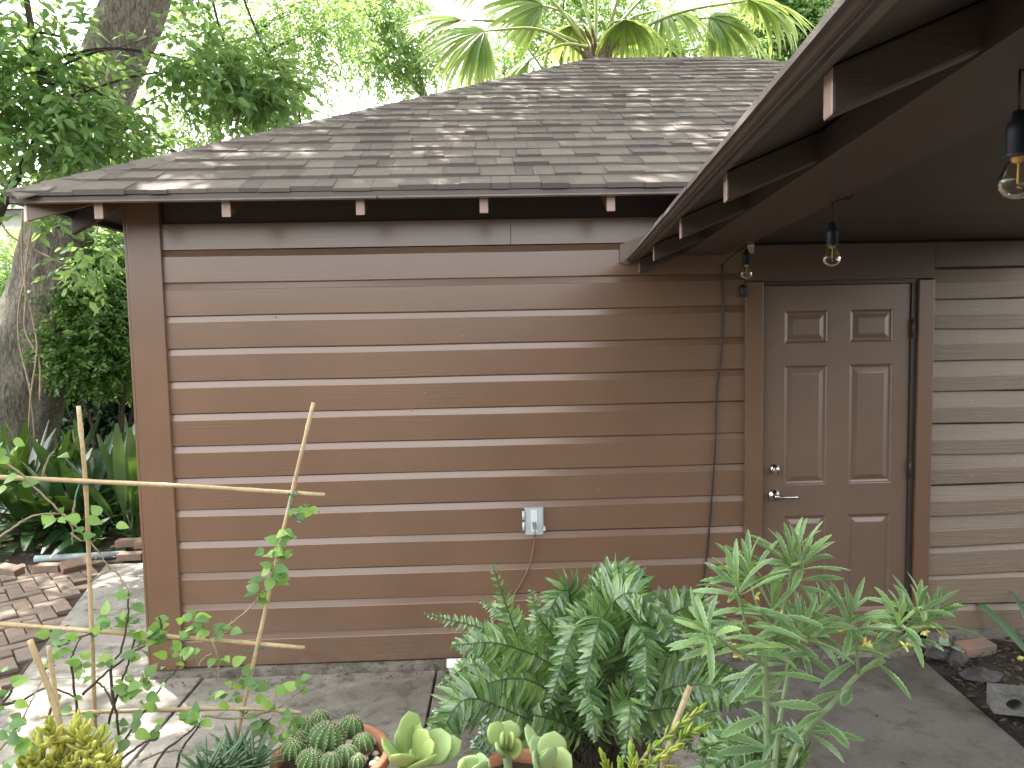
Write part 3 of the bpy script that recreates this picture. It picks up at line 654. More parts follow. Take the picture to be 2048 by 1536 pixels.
L_pad = leafmat("paddle_leaf", [(0.26, 0.38, 0.20), (0.32, 0.44, 0.21), (0.36, 0.47, 0.20), (0.42, 0.50, 0.20)], (0.5, 0.6, 0.2), 0.1, 0.5, 0.35, vein=0.05)
L_blue = leafmat("blue_succulent_leaf", [(0.22, 0.34, 0.27), (0.30, 0.42, 0.32)], (0.4, 0.5, 0.3), 0.1, 0.5, 0.3)
L_haw = leafmat("spiky_leaf", [(0.05, 0.11, 0.05), (0.08, 0.16, 0.075), (0.11, 0.19, 0.10)], (0.2, 0.4, 0.1), 0.08, 0.4)
L_cact = leafmat("cactus_skin", [(0.055, 0.115, 0.035), (0.075, 0.145, 0.045)], (0.1, 0.2, 0.05), 0.0, 0.55, 0.3)
L_tree = leafmat("oak_leaf", [(0.07, 0.15, 0.055), (0.11, 0.22, 0.07), (0.16, 0.29, 0.09)], (0.40, 0.58, 0.15), 0.42, 0.36)
L_tree2 = leafmat("fine_leaf", [(0.075, 0.16, 0.05), (0.12, 0.23, 0.065), (0.16, 0.29, 0.08)], (0.46, 0.64, 0.18), 0.45, 0.42)
L_hedge = leafmat("hedge_leaf", [(0.025, 0.075, 0.022), (0.05, 0.13, 0.03), (0.09, 0.19, 0.04)], (0.35, 0.55, 0.08), 0.35, 0.35)
L_dark = leafmat("dark_hedge_leaf", [(0.014, 0.036, 0.014), (0.022, 0.055, 0.018)], (0.1, 0.2, 0.04), 0.15, 0.4)
L_palm = leafmat("palm_leaf", [(0.09, 0.17, 0.05), (0.13, 0.23, 0.06), (0.20, 0.28, 0.07)], (0.55, 0.68, 0.16), 0.4, 0.35)
M_stemg = plain("green_stem", (0.20, 0.27, 0.13), 0.55, 0, 0.2, 60, 0.1)
M_rachis = plain("fern_rachis", (0.075, 0.10, 0.04), 0.5, 0, 0.2, 60, 0.1)
M_stemd = plain("dark_stem", (0.055, 0.040, 0.028), 0.7, 0, 0.3, 60, 0.2)
M_stemt = plain("tan_stem", (0.25, 0.20, 0.13), 0.7, 0, 0.3, 60, 0.2)
M_petiole = plain("palm_petiole", (0.22, 0.27, 0.08), 0.5, 0, 0.2, 10, 0.1)
M_fibre = plain("palm_fibre", (0.15, 0.115, 0.07), 0.9, 0, 0.4, 30, 0.3)
M_terra = plain("terracotta", (0.38, 0.16, 0.09), 0.8, 0, 0.2, 25, 0.3)
M_spine = plain("pale_spines", (0.55, 0.50, 0.38), 0.6, 0, 0.1, 30, 0)
M_peb = plain("pale_pebbles", (0.50, 0.44, 0.36), 0.8, 0, 0.3, 40, 0.4)
M_potsoil = soilmat("pot_soil", (0.05, 0.035, 0.025), (0.12, 0.09, 0.065))
M_tie = plain("green_tie", (0.02, 0.16, 0.09), 0.5, 0, 0.1, 30, 0)
M_wood = paint("grey_bench_wood", (0.20, 0.16, 0.12), rough=(0.7, 0.85), bumps=0.8)
def bamboomat():
    m, t, n, b = newmat("bamboo_cane"); v = coords(t); f = noise(t, v, 9, 5); f2 = noise(t, v, 120, 3)
    c = ramp(t, f, [(0.3, (0.33, 0.235, 0.12)), (0.7, (0.52, 0.41, 0.25))]); c = mixc(t, c, (0.6, 0.5, 0.4), ramp(t, f2, [(0.5, (0,)*3), (0.7, (0.6,)*3)]), 'MULTIPLY')
    t.links.new(c, b.inputs['Base Color']); b.inputs['Roughness'].default_value = 0.5; return m
M_bamboo = bamboomat()

# ---------------------------------------------------------------- leaf clouds
def leaf_array(P, D, N, L, Wd, fold=0.25):
    "vectorised pointed leaves: 6 verts, 2 quads each"
    S = np.cross(D, N); S /= np.linalg.norm(S, axis=1)[:, None]+1e-9; U = np.cross(S, D)
    L = L[:, None]; h = Wd[:, None]/2; drp = -U*0.12*L
    v = np.stack([P, P+D*L*0.33+S*h+U*h*fold, P+D*L*0.72+S*h*0.72+U*h*fold*0.7+drp*0.5, P+D*L+drp, P+D*L*0.72-S*h*0.72+U*h*fold*0.7+drp*0.5, P+D*L*0.33-S*h+U*h*fold], 1)
    b = np.arange(len(P))[:, None]*6
    f = np.concatenate([b+np.array([[0, 3, 2, 1]]), b+np.array([[0, 5, 4, 3]])], 1).reshape(-1, 4)
    return v.reshape(-1, 3), f
def unit(a): return a/(np.linalg.norm(a, axis=1)[:, None]+1e-9)
def cloud(blobs, ntw, nl, ls, wf=0.5, tw=0.35, sag=0.35, hollow=0.35, seed=0, flat=0.5):
    """blobs: (cx,cy,cz,rx,ry,rz[,weight]); ntw twigs with nl leaves along each"""
    r = np.random.default_rng(seed); bl = np.array([b[:6] for b in blobs], float)
    wt = np.array([b[6] if len(b) > 6 else (b[3]*b[4]*b[5])**0.8 for b in blobs]); wt = wt/wt.sum()
    k = r.choice(len(bl), ntw, p=wt); d = unit(r.normal(size=(ntw, 3))); rad = (hollow + (1-hollow)*r.random(ntw)**0.6)[:, None]
    c = bl[k, :3] + d*rad*bl[k, 3:]
    td = unit(d*0.8 + r.normal(size=(ntw, 3))*0.7 + np.array([0, 0, -sag])); tl = tw*(0.6+0.8*r.random(ntw))
    t = np.linspace(0.1, 1, nl)[None, :, None] + r.normal(size=(ntw, nl, 1))*0.03
    P = c[:, None, :] + td[:, None, :]*t*tl[:, None, None] + np.array([0, 0, -1])*(t**2)*(tl[:, None, None]*0.25*sag)
    sgn = np.where(np.arange(nl) % 2 == 0, 1, -1)[None, :, None]
    sd = unit(np.cross(td, np.array([0, 0, 1.0]) + r.normal(size=(ntw, 3))*0.3))[:, None, :]
    D = td[:, None, :]*0.6 + sd*sgn*0.8 + r.normal(size=(ntw, nl, 3))*0.25 + np.array([0, 0, -0.25])
    N = np.array([0, 0, 1.0])*flat + r.normal(size=(ntw, nl, 3))*0.45 + d[:, None, :]*0.3
    P = P.reshape(-1, 3); D = unit(D.reshape(-1, 3)); N = unit(N.reshape(-1, 3)); n = len(P)
    L = ls*(0.6+0.7*r.random(n)); v, f = leaf_array(P, D, N, L, L*wf)
    return v, f, c, td, tl
def cloud_obj(name, mat, parent, blobs, ntw, nl, ls, **k):
    v, f, c, td, tl = cloud(blobs, ntw, nl, ls, **k); return link(name, v, f, mat, parent), c, td, tl
def branchwork(mb, root_pts, blobs, r0, nb=3, seed=0, n=5):
    rnd = random.Random(seed)
    for b in blobs:
        c = Vector(b[:3]); s = min(root_pts, key=lambda p: (Vector(p)-c).length + rnd.random()*0.6); s = Vector(s)
        mid = s.lerp(c, 0.5) + Vector((rnd.uniform(-.2, .2), rnd.uniform(-.2, .2), (c-s).length*0.12))
        pts = bez([s, mid, c], 5); mb.tube(pts, [r0*(1-0.75*i/(len(pts)-1)) for i in range(len(pts))], n)
        for k in range(nb):
            p = pts[rnd.randrange(len(pts)//2, len(pts))]; e = c + Vector((rnd.uniform(-1, 1)*b[3], rnd.uniform(-1, 1)*b[4], rnd.uniform(-1, 1)*b[5]))*0.85
            m = p.lerp(e, 0.5)+rv(0.12); q = bez([p, m, e], 4); mb.tube(q, [r0*0.28*(1-0.8*i/(len(q)-1)) for i in range(len(q))], 4)

# ================================================================== BIG LEANING OAK
oak = thing("oak_tree", "huge leaning oak with thick furrowed trunk left of the garage, leaning right", "tree", (-6.0, 3.0, 0))
def tp(u, v, d=8.5): return at(u, v, d)
tr = [gnd(-30, 1010)+Vector((0, 0, -.15)), tp(-10, 900), tp(52, 740), tp(95, 600), tp(118, 470), tp(150, 350), tp(198, 190), tp(255, 60), tp(300, -60), tp(360, -260)]
rad = [0.72, 0.58, 0.44, 0.37, 0.345, 0.335, 0.315, 0.31, 0.29, 0.22]
pp = bez(tr, 8); rr_ = np.interp(np.linspace(0, len(rad)-1, len(pp)), range(len(rad)), rad)
g = MB(); n = 40; k = len(pp); vs = []; prev = None
for i, p in enumerate(pp):
    d = (pp[min(i+1, k-1)]-pp[max(i-1, 0)]).normalized(); a = Vector((1, 0, 0)) if prev is None else prev; a = (a-d*a.dot(d)).normalized(); prev = a; b = d.cross(a)
    for j in range(n):
        th = 2*math.pi*j/n; rr1 = rr_[i]*(1+0.05*math.sin(3*th+i*0.15)+0.035*math.sin(7*th-i*0.21)+0.02*math.sin(13*th+i*0.5)+random.uniform(-0.012, 0.012))
        vs.append(p+(a*math.cos(th)+b*math.sin(th))*rr1)
g.add(vs, [(i*n+j, i*n+(j+1) % n, (i+1)*n+(j+1) % n, (i+1)*n+j) for i in range(k-1) for j in range(n)], True)
build(g, "trunk", M_bark, oak)
crown = [(-5.8, -0.6, 7.4, 1.9, 1.2, .6), (-3.2, -0.3, 7.6, 1.9, 1.2, .6), (-0.6, 0.0, 7.7, 2.0, 1.2, .6), (2.0, 0.0, 7.8, 1.9, 1.2, .6), (-6.6, 0.8, 7.5, 1.6, 1.5, .7),
         (-3.6, 1.2, 7.6, 2.0, 1.8, .7), (-1.0, 1.4, 7.7, 2.0, 1.8, .7), (1.8, 1.6, 7.8, 2.0, 1.9, .7), (-4.5, 3.8, 7.8, 2.0, 1.6, .7), (-1.6, 3.9, 8.0, 2.0, 1.6, .7), (1.3, 4.2, 8.2, 2.0, 1.7, .7),
         (-8.5, 2.6, 7.6, 1.6, 1.6, .7), (-4.4, -2.0, 7.7, 2.0, 1.2, .6), (-1.4, -1.9, 7.7, 2.0, 1.2, .6), (1.6, -1.8, 7.8, 2.0, 1.2, .6), (-7.8, 1.2, 7.4, 1.2, 1.2, .5), (-8.9, 0.6, 7.5, 1.2, 1.3, .5), (-7.4, 3.4, 7.5, 1.2, 1.1, .5), (-9.6, 3.0, 7.5, 1.2, 1.3, .5), (-7.6, 5.5, 7.7, 1.3, 1.0, .5), (-5.9, 5.4, 7.8, 1.2, 1.0, .5), (-9.4, 5.2, 7.7, 1.2, 1.0, .5), (-7.0, -0.9, 7.5, 1.2, 1.2, .5)]
g = MB(); lead = bez([pp[-1], (-3.6, 2.6, 6.4), (-2.2, 1.6, 7.4), (0, 0.8, 7.9)], 6); g.tube(lead, [0.17-0.006*i for i in range(len(lead))], 12)
lead2 = bez([pp[-3], (-4.6, 1.2, 6.6), (-4.2, 0.2, 7.4), (-3.4, -0.6, 7.7)], 6); g.tube(lead2, [0.13-0.004*i for i in range(len(lead2))], 10)
branchwork(g, lead+lead2+pp[-4:], crown, 0.06, 4, 3)
build(g, "limbs", M_bark, oak)
cloud_obj("crown", L_tree, oak, crown, OAK_N, 12, 0.125, wf=0.5, tw=0.5, seed=11, hollow=0.0, flat=1.2)
# leafy sprays of the oak hanging in front of and around the trunk
def vb(u, v, d, ru, rv_, rd=0.6, wgt=None):
    c = at(u, v, d); s = d/1500.0; b = (c.x, c.y, c.z, ru*s, rd, rv_*s); return b + ((wgt,) if wgt else ())
# hanging vines on the trunk
g = MB()
for a in ([(60, 440, 6.5), (62, 520, 6.45), (40, 600, 6.4), (38, 680, 6.4), (60, 780, 6.3), (70, 880, 6.3)], [(66, 430, 6.5), (50, 560, 6.4), (66, 640, 6.4), (74, 700, 6.3), (62, 790, 6.25), (58, 860, 6.3)],
          [(45, 420, 6.5), (44, 520, 6.45), (52, 590, 6.4), (50, 660, 6.35), (78, 720, 6.3), (80, 800, 6.2)], [(150, 540, 6.6), (110, 520, 6.5), (70, 500, 6.5), (20, 470, 6.45), (0, 440, 6.4)]):
    g.tube(bez([at(q[0], q[1], q[2]+1.5) for q in a], 5), 0.010, 5)
tag(build(g, "hanging_vine", M_vine), "bare tan vines hanging in loops down the front of the big oak trunk", "vine")

# ================================================================== BROADLEAF UNDERSTORY TREE, upper left
t2 = thing("broadleaf_tree", "broad green leafy tree with thin dark stems in front of the leaning oak trunk", "tree", tuple(gnd(-60, 1120)))
B2 = [vb(60, 60, 6.0, 130, 90, .55), vb(20, 200, 5.9, 130, 90, .5), vb(130, 250, 6.0, 140, 70, .5), vb(70, 320, 6.1, 120, 50, .5), vb(240, 215, 6.2, 100, 45, .5), vb(410, 130, 6.2, 70, 60, .5),
      vb(-60, 120, 6.0, 100, 160, .7), vb(440, 160, 6.4, 90, 55, .4), vb(260, 290, 6.5, 60, 45, .3), vb(140, 440, 6.3, 45, 22, .25, .02), vb(185, 510, 6.4, 25, 40, .2, .025), vb(420, 20, 6.3, 60, 50, .4), vb(520, 175, 6.6, 70, 40, .4, .18)]
g = MB(); st = bez([gnd(-60, 1120), at(-80, 700, 6.3), at(0, 420, 6.2), at(70, 290, 6.05), at(84, 170, 6.0), at(60, 40, 6.0), at(40, -90, 6.0)], 6)
g.tube(st, [0.05-0.0009*i for i in range(len(st))], 8)
branchwork(g, st+[at(200, 300, 6.4), at(230, 330, 6.6)], B2, 0.014, 4, 5)
build(g, "stems", M_twig, t2)
cloud_obj("foliage", L_tree, t2, B2, 980, 8, 0.095, wf=0.46, tw=0.30, seed=21, hollow=0.1, flat=0.8)
g = MB()
for a in ([(420, -20, 6.7), (450, 90, 6.7), (500, 190, 6.8), (560, 250, 6.9), (600, 310, 7)], [(480, -20, 7), (530, 100, 7), (590, 200, 7.1), (605, 280, 7.1)], [(230, 330, 7.3), (235, 260, 7.2), (270, 220, 7.2), (320, 190, 7.1)], [(225, 330, 7.4), (260, 290, 7.3), (300, 270, 7.3)]):
    g.tube(bez([at(*q) for q in a], 5), 0.011, 5)
build(g, "hanging_twigs", M_twig, t2)

# fine leaved tree behind the roof, upper centre
def simple_tree(name, label, base, trunk_r, top, blobs, lmat, ntw, nl, ls, seed, group="trees behind the garage", **k):
    t = thing(name, label, "tree", base, group); g = MB(); b = Vector(base)
    tk = bez([b, b.lerp(Vector(top), 0.5)+Vector((0.15, 0, 0)), top], 8); g.tube(tk, [trunk_r*(1-0.6*i/(len(tk)-1)) for i in range(len(tk))], 10)
    branchwork(g, tk[len(tk)//2:], blobs, trunk_r*0.3, 5, seed); build(g, "trunk", M_bark, t)
    cloud_obj("crown", lmat, t, blobs, ntw, nl, ls, seed=seed, **k); return t
simple_tree("fine_leaf_tree", "light green fine leaved tree rising behind the left part of the garage roof", (-6.5, 9.0, 0), 0.2, (-6.0, 9.2, 5.5),
            [vb(430, 60, 13, 130, 110, 1.4), vb(560, 120, 13, 110, 90, 1.3), vb(400, 200, 12.5, 150, 90, 1.2), vb(540, 230, 12.5, 100, 50, 1.0), vb(650, 50, 13.2, 90, 70, 1.0), vb(300, 290, 12, 110, 60, 1.0), vb(600, 0, 13, 160, 60, 1.2)],
            L_tree2, 1500, 12, 0.085, 31, wf=0.42, tw=0.5, sag=0.7, hollow=0.0)
simple_tree("fine_leaf_tree", "drooping fine leaved tree beside the bright sky gap left of the palm", (-3.0, 12.5, 0), 0.18, (-2.6, 12.4, 6.6),
            [vb(780, 40, 16, 90, 80, 1.2), vb(760, 120, 16, 60, 50, .8), vb(840, 110, 16, 50, 60, .8), vb(720, -20, 16, 120, 50, 1.2)],
            L_tree2, 1000, 12, 0.10, 32, wf=0.42, tw=0.55, sag=1.0, hollow=0.0)
simple_tree("tall_background_tree", "bright green tree seen between the palm fronds behind the roof ridge", (1.2, 19.5, 0), 0.25, (1.0, 19.4, 8.0),
            [vb(1050, 90, 23, 90, 60, 1.5), vb(1250, 60, 23, 120, 90, 1.5), vb(1420, 90, 23, 130, 80, 1.5), vb(1130, -20, 23, 130, 60, 1.4), vb(980, 130, 22, 60, 25, 1.0)],
            L_tree2, 1300, 12, 0.15, 33, wf=0.5, tw=0.7, hollow=0.0)
simple_tree("tall_background_tree", "dense green tree in the top right corner between palm and dark walkway roof", (6.5, 20.5, 0), 0.25, (6.3, 20.4, 9.0),
            [vb(1600, 60, 24, 90, 90, 1.5), vb(1700, 0, 24, 120, 120, 1.5), vb(1540, 0, 24, 80, 80, 1.5)],
            L_tree, 2400, 12, 0.16, 34, wf=0.5, tw=0.6, hollow=0.0)

# ================================================================== SHRUBS AND HEDGE behind, left
def shrub(name, label, blobs, mat, ntw, nl, ls, seed, group=None, r=0.03, cat="shrub", **k):
    cx = sum(b[0] for b in blobs)/len(blobs); cy = sum(b[1] for b in blobs)/len(blobs)
    t = thing(name, label, cat, (cx, cy, 0), group); g = MB(); root = [Vector((cx+random.uniform(-.2, .2), cy+random.uniform(-.2, .2), 0.3)) for _ in range(4)]
    for q in root: g.tube([Vector((cx, cy, -0.1)), q], r, 6)
    branchwork(g, root, blobs, r*0.8, 4, seed); build(g, "stems", M_twig, t); cloud_obj("foliage", mat, t, blobs, ntw, nl, ls, seed=seed, **k); return t
shrub("leafy_shrub", "bright green small leaved shrub between the oak trunk and the garage corner", [vb(215, 620, 8.6, 80, 90, .6), vb(240, 520, 8.8, 60, 50, .5), vb(170, 700, 8.4, 70, 70, .5), vb(250, 700, 8.8, 60, 70, .5)], L_hedge, 2600, 10, 0.06, 41, wf=0.5, tw=0.25, hollow=0.1)
shrub("tall_shrub", "tall light green shrub filling the gap under the roof corner", [vb(200, 530, 11.5, 90, 60, .8), vb(250, 600, 11.5, 80, 70, .8), vb(160, 620, 11.5, 100, 80, .8), vb(60, 560, 12, 60, 90, .8)], L_tree2, 1500, 10, 0.09, 42, wf=0.5, tw=0.4, hollow=0.1)
for i, (x, lab) in enumerate(((-13.5, "dark hedge bush farthest out at the left end of the hedge"), (-10.6, "dark hedge bush behind the leaning oak trunk"), (-7.8, "dark hedge bush behind the broad dark leaf clumps"), (-5.0, "dark hedge bush directly behind the garage corner"))):
    shrub("hedge_bush", lab, [(x, 8.3+0.2*(i % 2), 0.9, 1.6, .7, 1.1), (x+0.7, 8.5, 1.9, 1.2, .6, .9), (x-0.8, 8.4, 2.0, 1.1, .6, .8)], L_dark, 2600, 10, 0.11, 50+i, group="dark hedge behind the garden bed", wf=0.55, tw=0.35, hollow=0.2, cat="hedge")
hb = thing("unseen_hedge", "unseen long dark hedge added behind the camera for the glossy siding to reflect", "hedge", (-2, -9, 0))  # out of view, added so the glossy paint has something dark to reflect
g = MB(); g.box((-14, -9.6, 0.02), (9, -8.8, 2.9)); build(g, "blocker_core", M_soil, hb)
cloud_obj("foliage", L_dark, hb, [(-12+2.2*i, -9.1, 1.6, 1.5, .75, 1.7) for i in range(10)], 3600, 10, 0.12, seed=66, wf=.55, tw=.3, hollow=.6)
# board fence behind hedge
M_fence = paint("dark_fence_wood", (0.055, 0.045, 0.038), rough=(0.8, 0.9), grain=(8, 8, 1.2), bumps=0.8)
fence = thing("board_fence", "dark weathered board fence behind the hedge", "fence", (-5.5, 9.9, 0))
g = MB(); x = -20.0
while x < 12: g.box((x, 9.9+random.uniform(-.006, .006), 0.03), (x+0.138, 9.925, 1.85+random.uniform(-.02, .02))); x += 0.144
build(g, "fence_boards", M_fence, fence); g = MB(); g.box((-20, 9.93, 0.4), (12, 9.97, 0.49)); g.box((-20, 9.93, 1.4), (12, 9.97, 1.49)); build(g, "fence_rails", M_fence, fence)
# neighbouring house
M_pale = paint("pale_green_siding", (0.62, 0.68, 0.60), rough=(0.5, 0.6), bumps=0.1)
nh = thing("neighbour_house", "pale green sided house far behind the oak trunk at the left edge", "house", (-15.5, 18, 0))
g = MB()
for k in range(28):
    z = 0.2+0.17*k; g.prism([(-21, 15.0, z), (-11.9, 15.0, z), (-11.9, 15.02, z+0.17), (-21, 15.02, z+0.17)], [(-21, 21, z), (-11.9, 21, z), (-11.9, 21, z+0.17), (-21, 21, z+0.17)])
build(g, "wall", M_pale, nh)
g = MB(); g.prism([(-21.5, 14.4, 4.9), (-11.4, 14.4, 4.9), (-11.4, 18, 6.6), (-21.5, 18, 6.6)], [(-21.5, 14.4, 5.05), (-11.4, 14.4, 5.05), (-11.4, 18, 6.75), (-21.5, 18, 6.75)]); g.prism([(-21.5, 18, 6.6), (-11.4, 18, 6.6), (-11.4, 21.6, 4.9), (-21.5, 21.6, 4.9)], [(-21.5, 18, 6.75), (-11.4, 18, 6.75), (-11.4, 21.6, 5.05), (-21.5, 21.6, 5.05)])
build(g, "roof", plain("pale_metal_roof", (0.55, 0.56, 0.55), 0.5, 0.2, 0.05, 4, 0), nh)
g = MB(); g.box((-13.6, 14.96, 2.9), (-12.6, 15.05, 4.3)); wf_ = build(g, "window", plain("white_window_frame", (0.75, 0.76, 0.74), 0.5), nh)
g = MB(); g.box((-13.5, 14.94, 3.0), (-13.13, 14.955, 4.2)); g.box((-13.07, 14.94, 3.0), (-12.7, 14.955, 4.2)); build(g, "pane", plain("window_glass", (0.12, 0.14, 0.15), 0.1), wf_)

# ================================================================== PALM
palm = thing("fan_palm", "fan palm with big drooping fronds rising behind the ridge of the garage roof", "palm", (0.2, 7.6, 0))
H = at(1195, 108, 11.6)
g = MB(); pb = Vector((H.x+0.15, H.y, -0.1)); tk = bez([pb, pb.lerp(H, .5)+Vector((.08, 0, 0)), H+Vector((0, 0, .1))], 14)
g.tube(tk, [0.21+0.012*math.sin(i*1.9) for i in range(len(tk))], 16); build(g, "trunk", M_fibre, palm)
g = MB()
for i in range(40):
    a = random.uniform(0, 2*math.pi); p = H+Vector((math.cos(a)*0.18, math.sin(a)*0.18, random.uniform(-.35, .15))); g.leaf(p, (math.cos(a), math.sin(a), 0.8), (0, 0, 1), random.uniform(.2, .4), 0.05, None, 3, -0.3)
build(g, "fibre_boots", M_fibre, palm)
def frond(hub, r, dirv, upv, spread=2.5, nseg=34, droop=0.9, seed=0):
    rnd = random.Random(seed); pts = bez([H+rv(.08), (H+(hub-H)*0.5)+Vector((0, 0, 0.18)), hub], 6)
    pm = MB(); pm.tube(pts, [0.032-0.0015*i for i in range(len(pts))], 6); p_ = build(pm, "frond", M_petiole, palm)
    g = MB(); d = Vector(dirv).normalized(); u = Vector(upv); s = d.cross(u).normalized(); u = s.cross(d).normalized()
    for i in range(nseg):
        a = (i/(nseg-1)-0.5)*spread; q = d*math.cos(a)+s*math.sin(a) + u*(0.10*math.cos(a*1.5)+rnd.uniform(-.05, .05)); L = r*(0.72+0.28*math.cos(a*0.8))*rnd.uniform(.92, 1.06)
        prof = lambda t: (0.25+1.5*t if t < 0.45 else 0.93*(1-(t-0.45)/0.55)**0.8)+0.02
        g.leaf(hub, q, u, L, r*0.085, prof, 7, droop*rnd.uniform(.7, 1.3), 0.5)
    build(g, "leaf_fan", L_palm, p_)
D_ = 11.6
FR = [((968, 62), 1.12, (-.9, -.2, -.25), (.3, -.75, .6), 2.9, 1.0), ((925, 40), 1.0, (-1, .1, .25), (.2, -.6, .8), 2.3, .8), ((1420, 35), 1.25, (.9, -.2, -.2), (-.2, -.7, .7), 2.9, 1.1), ((1500, 0), 1.15, (1, .1, .0), (-.1, -.6, .8), 2.6, 1.0),
      ((1320, 20), 1.1, (.5, -.6, -.3), (0, -.6, .8), 2.8, 1.2), ((1085, 10), 1.1, (-.6, -.3, .1), (.3, -.8, .5), 2.6, 1.0), ((1060, 120), .75, (-.8, .2, -.3), (0, -.6, .8), 2.4, .9), ((1010, -60), 1.2, (-.7, .1, .5), (.3, -.8, .3), 2.6, .9),
      ((1190, -120), 1.2, (0, -.2, 1), (0, -1, .2), 2.8, .7), ((1290, -90), 1.2, (.4, -.1, .9), (0, -1, .3), 2.8, .8), ((1110, -140), 1.2, (-.3, -.2, 1), (0, -1, .3), 2.8, .8), ((1390, -80), 1.2, (.7, -.2, .5), (0, -1, .5), 2.8, 1.0), ((1250, 40), .9, (.2, .7, -.1), (0, 0, 1), 2.6, 1.3), ((1150, 50), .9, (-.3, .8, .0), (0, 0, 1), 2.6, 1.3), ((1340, 100), .8, (.7, .4, -.4), (0, -.3, .9), 2.4, 1.3)]
for i, ((u, v), r, dv, uv, sp, dr) in enumerate(FR): frond(at(u, v, D_+(-.5 if i % 3 == 0 else .3)), r, dv, uv, sp, 36, dr, i)

# ================================================================== CAST IRON PLANTS, left bed
def cast_prof(t): return (0.10 if t < 0.22 else 0.10+0.9*math.sin(math.pi*min(1, (t-0.22)/0.80))**0.8)
cl = [(20, 985, "at the left edge of the photo behind the cane tip"), (75, 1010, "with leaves flopping low over the bare soil"), (115, 960, "standing behind the upright bamboo cane"), (165, 1000, "right of the upright bamboo cane with long drooping leaves"), (215, 985, "of tall upright leaves in the middle of the bed"), (262, 1005, "closest to the garage corner board"), (-40, 1020, "half cut off by the photo edge"), (250, 940, "rearmost and tallest, near the garage corner")]
for i, (u, v, w_) in enumerate(cl):
    b = gnd(u, v+62); t = thing("cast_iron_plant", "broad dark leaf clump " + w_, "plant", tuple(b), "broad leaf clumps in the shade bed"); g = MB()
    for k in range(44):
        a = random.uniform(0, 2*math.pi); lean = random.uniform(0.2, 1.5); d = Vector((math.cos(a)*lean, math.sin(a)*lean, max(.45, 1.05-0.35*lean))); p = b+Vector((math.cos(a)*.08*random.random()*2, math.sin(a)*.16*random.random(), -.02))
        g.leaf(p, d, (math.cos(a), math.sin(a), -1.0) if lean > 9 else (-math.cos(a), -math.sin(a), 0.6), random.uniform(.7, 1.15), random.uniform(.09, .135), cast_prof, 9, -random.uniform(.0, .3)+random.uniform(.5, 1.5)*lean, 0.18)
    build(g, "leaves", L_cast, t)

# ================================================================== LOOSE BRICKS, PIPE, LITTER
def loose(label, u, v, z, rot_, tilt=(0, 0), group="loose bricks at the bed edge"):
    c = gnd(u, v, z); g = MB(); g.box((-.098, -.048, -.029), (.098, .048, .029)); o = build(g, "loose_brick", M_brick2); o.location = c + Vector((0, 0, 0.0)); o.rotation_euler = (tilt[0], tilt[1], rot_)
    md = o.modifiers.new("bevel", 'BEVEL'); md.width = 0.006; md.segments = 2; return tag(o, label, "brick", group)
loose("pale flat brick laid highest, against the garage corner", 258, 1085, 0.09, 0.1)
loose("brick end poking out right behind the corner board", 296, 1088, 0.085, 0.05)
loose("reddish brick in the lower course touching the corner board", 262, 1112, 0.032, 0.05)
loose("brick standing on its edge and tipped beside the bamboo cane", 150, 1130, 0.03, 0.75, (0.5, 0.0))
loose("grey brick lying flat at the edge of the soil left of the tipped brick", 98, 1135, 0.015, 0.0)
loose("mossy brick lying loose nearest the left edge", 20, 1140, 0.02, -0.3, (0.1, 0.1))
g = MB(); g.tube([gnd(70, 1118, .03), gnd(250, 1108, .03)], 0.028, 12); tag(build(g, "grey_pipe", plain("grey_plastic_pipe", (0.30, 0.36, 0.38), 0.5, 0, 0.1, 10, 0)), "blue grey plastic pipe lying along the bed edge behind the bricks", "pipe")
def litter(name, x0, x1, y0, y1, n, zf, cols, lab, size=(0.03, 0.07), seed=1):
    r = np.random.default_rng(seed); P = np.stack([r.uniform(x0, x1, n), r.uniform(y0, y1, n), np.zeros(n)], 1); P[:, 2] = [zf(a, b) for a, b in P[:, :2]]; P[:, 2] += r.uniform(.002, .012, n)
    a = r.uniform(0, 6.28, n); D = unit(np.stack([np.cos(a), np.sin(a), r.uniform(-.15, .25, n)], 1)); N = unit(np.stack([r.normal(size=n)*.35, r.normal(size=n)*.35, np.ones(n)], 1)); L = r.uniform(*size, n)
    v, f = leaf_array(P, D, N, L, L*0.45, 0.3); return tag(link(name, v, f, leafmat(name+"_mat", cols, (0.3, 0.2, 0.1), 0.1, 0.8, 0.2)), lab, "leaf litter", kind='stuff')
BRN = [(0.10, 0.06, 0.035), (0.20, 0.13, 0.08), (0.28, 0.20, 0.12), (0.07, 0.05, 0.035)]
litter("leaf_litter", -9, -4.0, 2.15, 5.5, 1500, lambda a, b: 0.02+0.03*max(0, b-2.6), BRN, "brown dead leaves scattered over the shaded soil bed at the left", seed=3)
litter("fallen_leaves", -7, -3.4, -1.0, 2.2, 130, lambda a, b: 0.006, BRN, "few small dead leaves on the brick path and left patio", (0.02, 0.045), seed=4)
litter("wall_debris", -3.3, -0.1, -0.17, -0.06, 170, lambda a, b: 0.004, [(0.10, 0.06, 0.035), (0.20, 0.14, 0.08), (0.06, 0.05, 0.035)], "dirt crumbs and dead leaf bits along the foot of the siding", (0.006, 0.03), seed=9)
litter("patio_debris", -3.9, 0.8, -1.6, -0.06, 120, lambda a, b: 0.004, [(0.10, 0.06, 0.035), (0.20, 0.14, 0.08), (0.06, 0.05, 0.035), (0.3, 0.28, 0.2)], "tiny leaf scraps and grit scattered on the concrete slabs", (0.008, 0.028), seed=8)
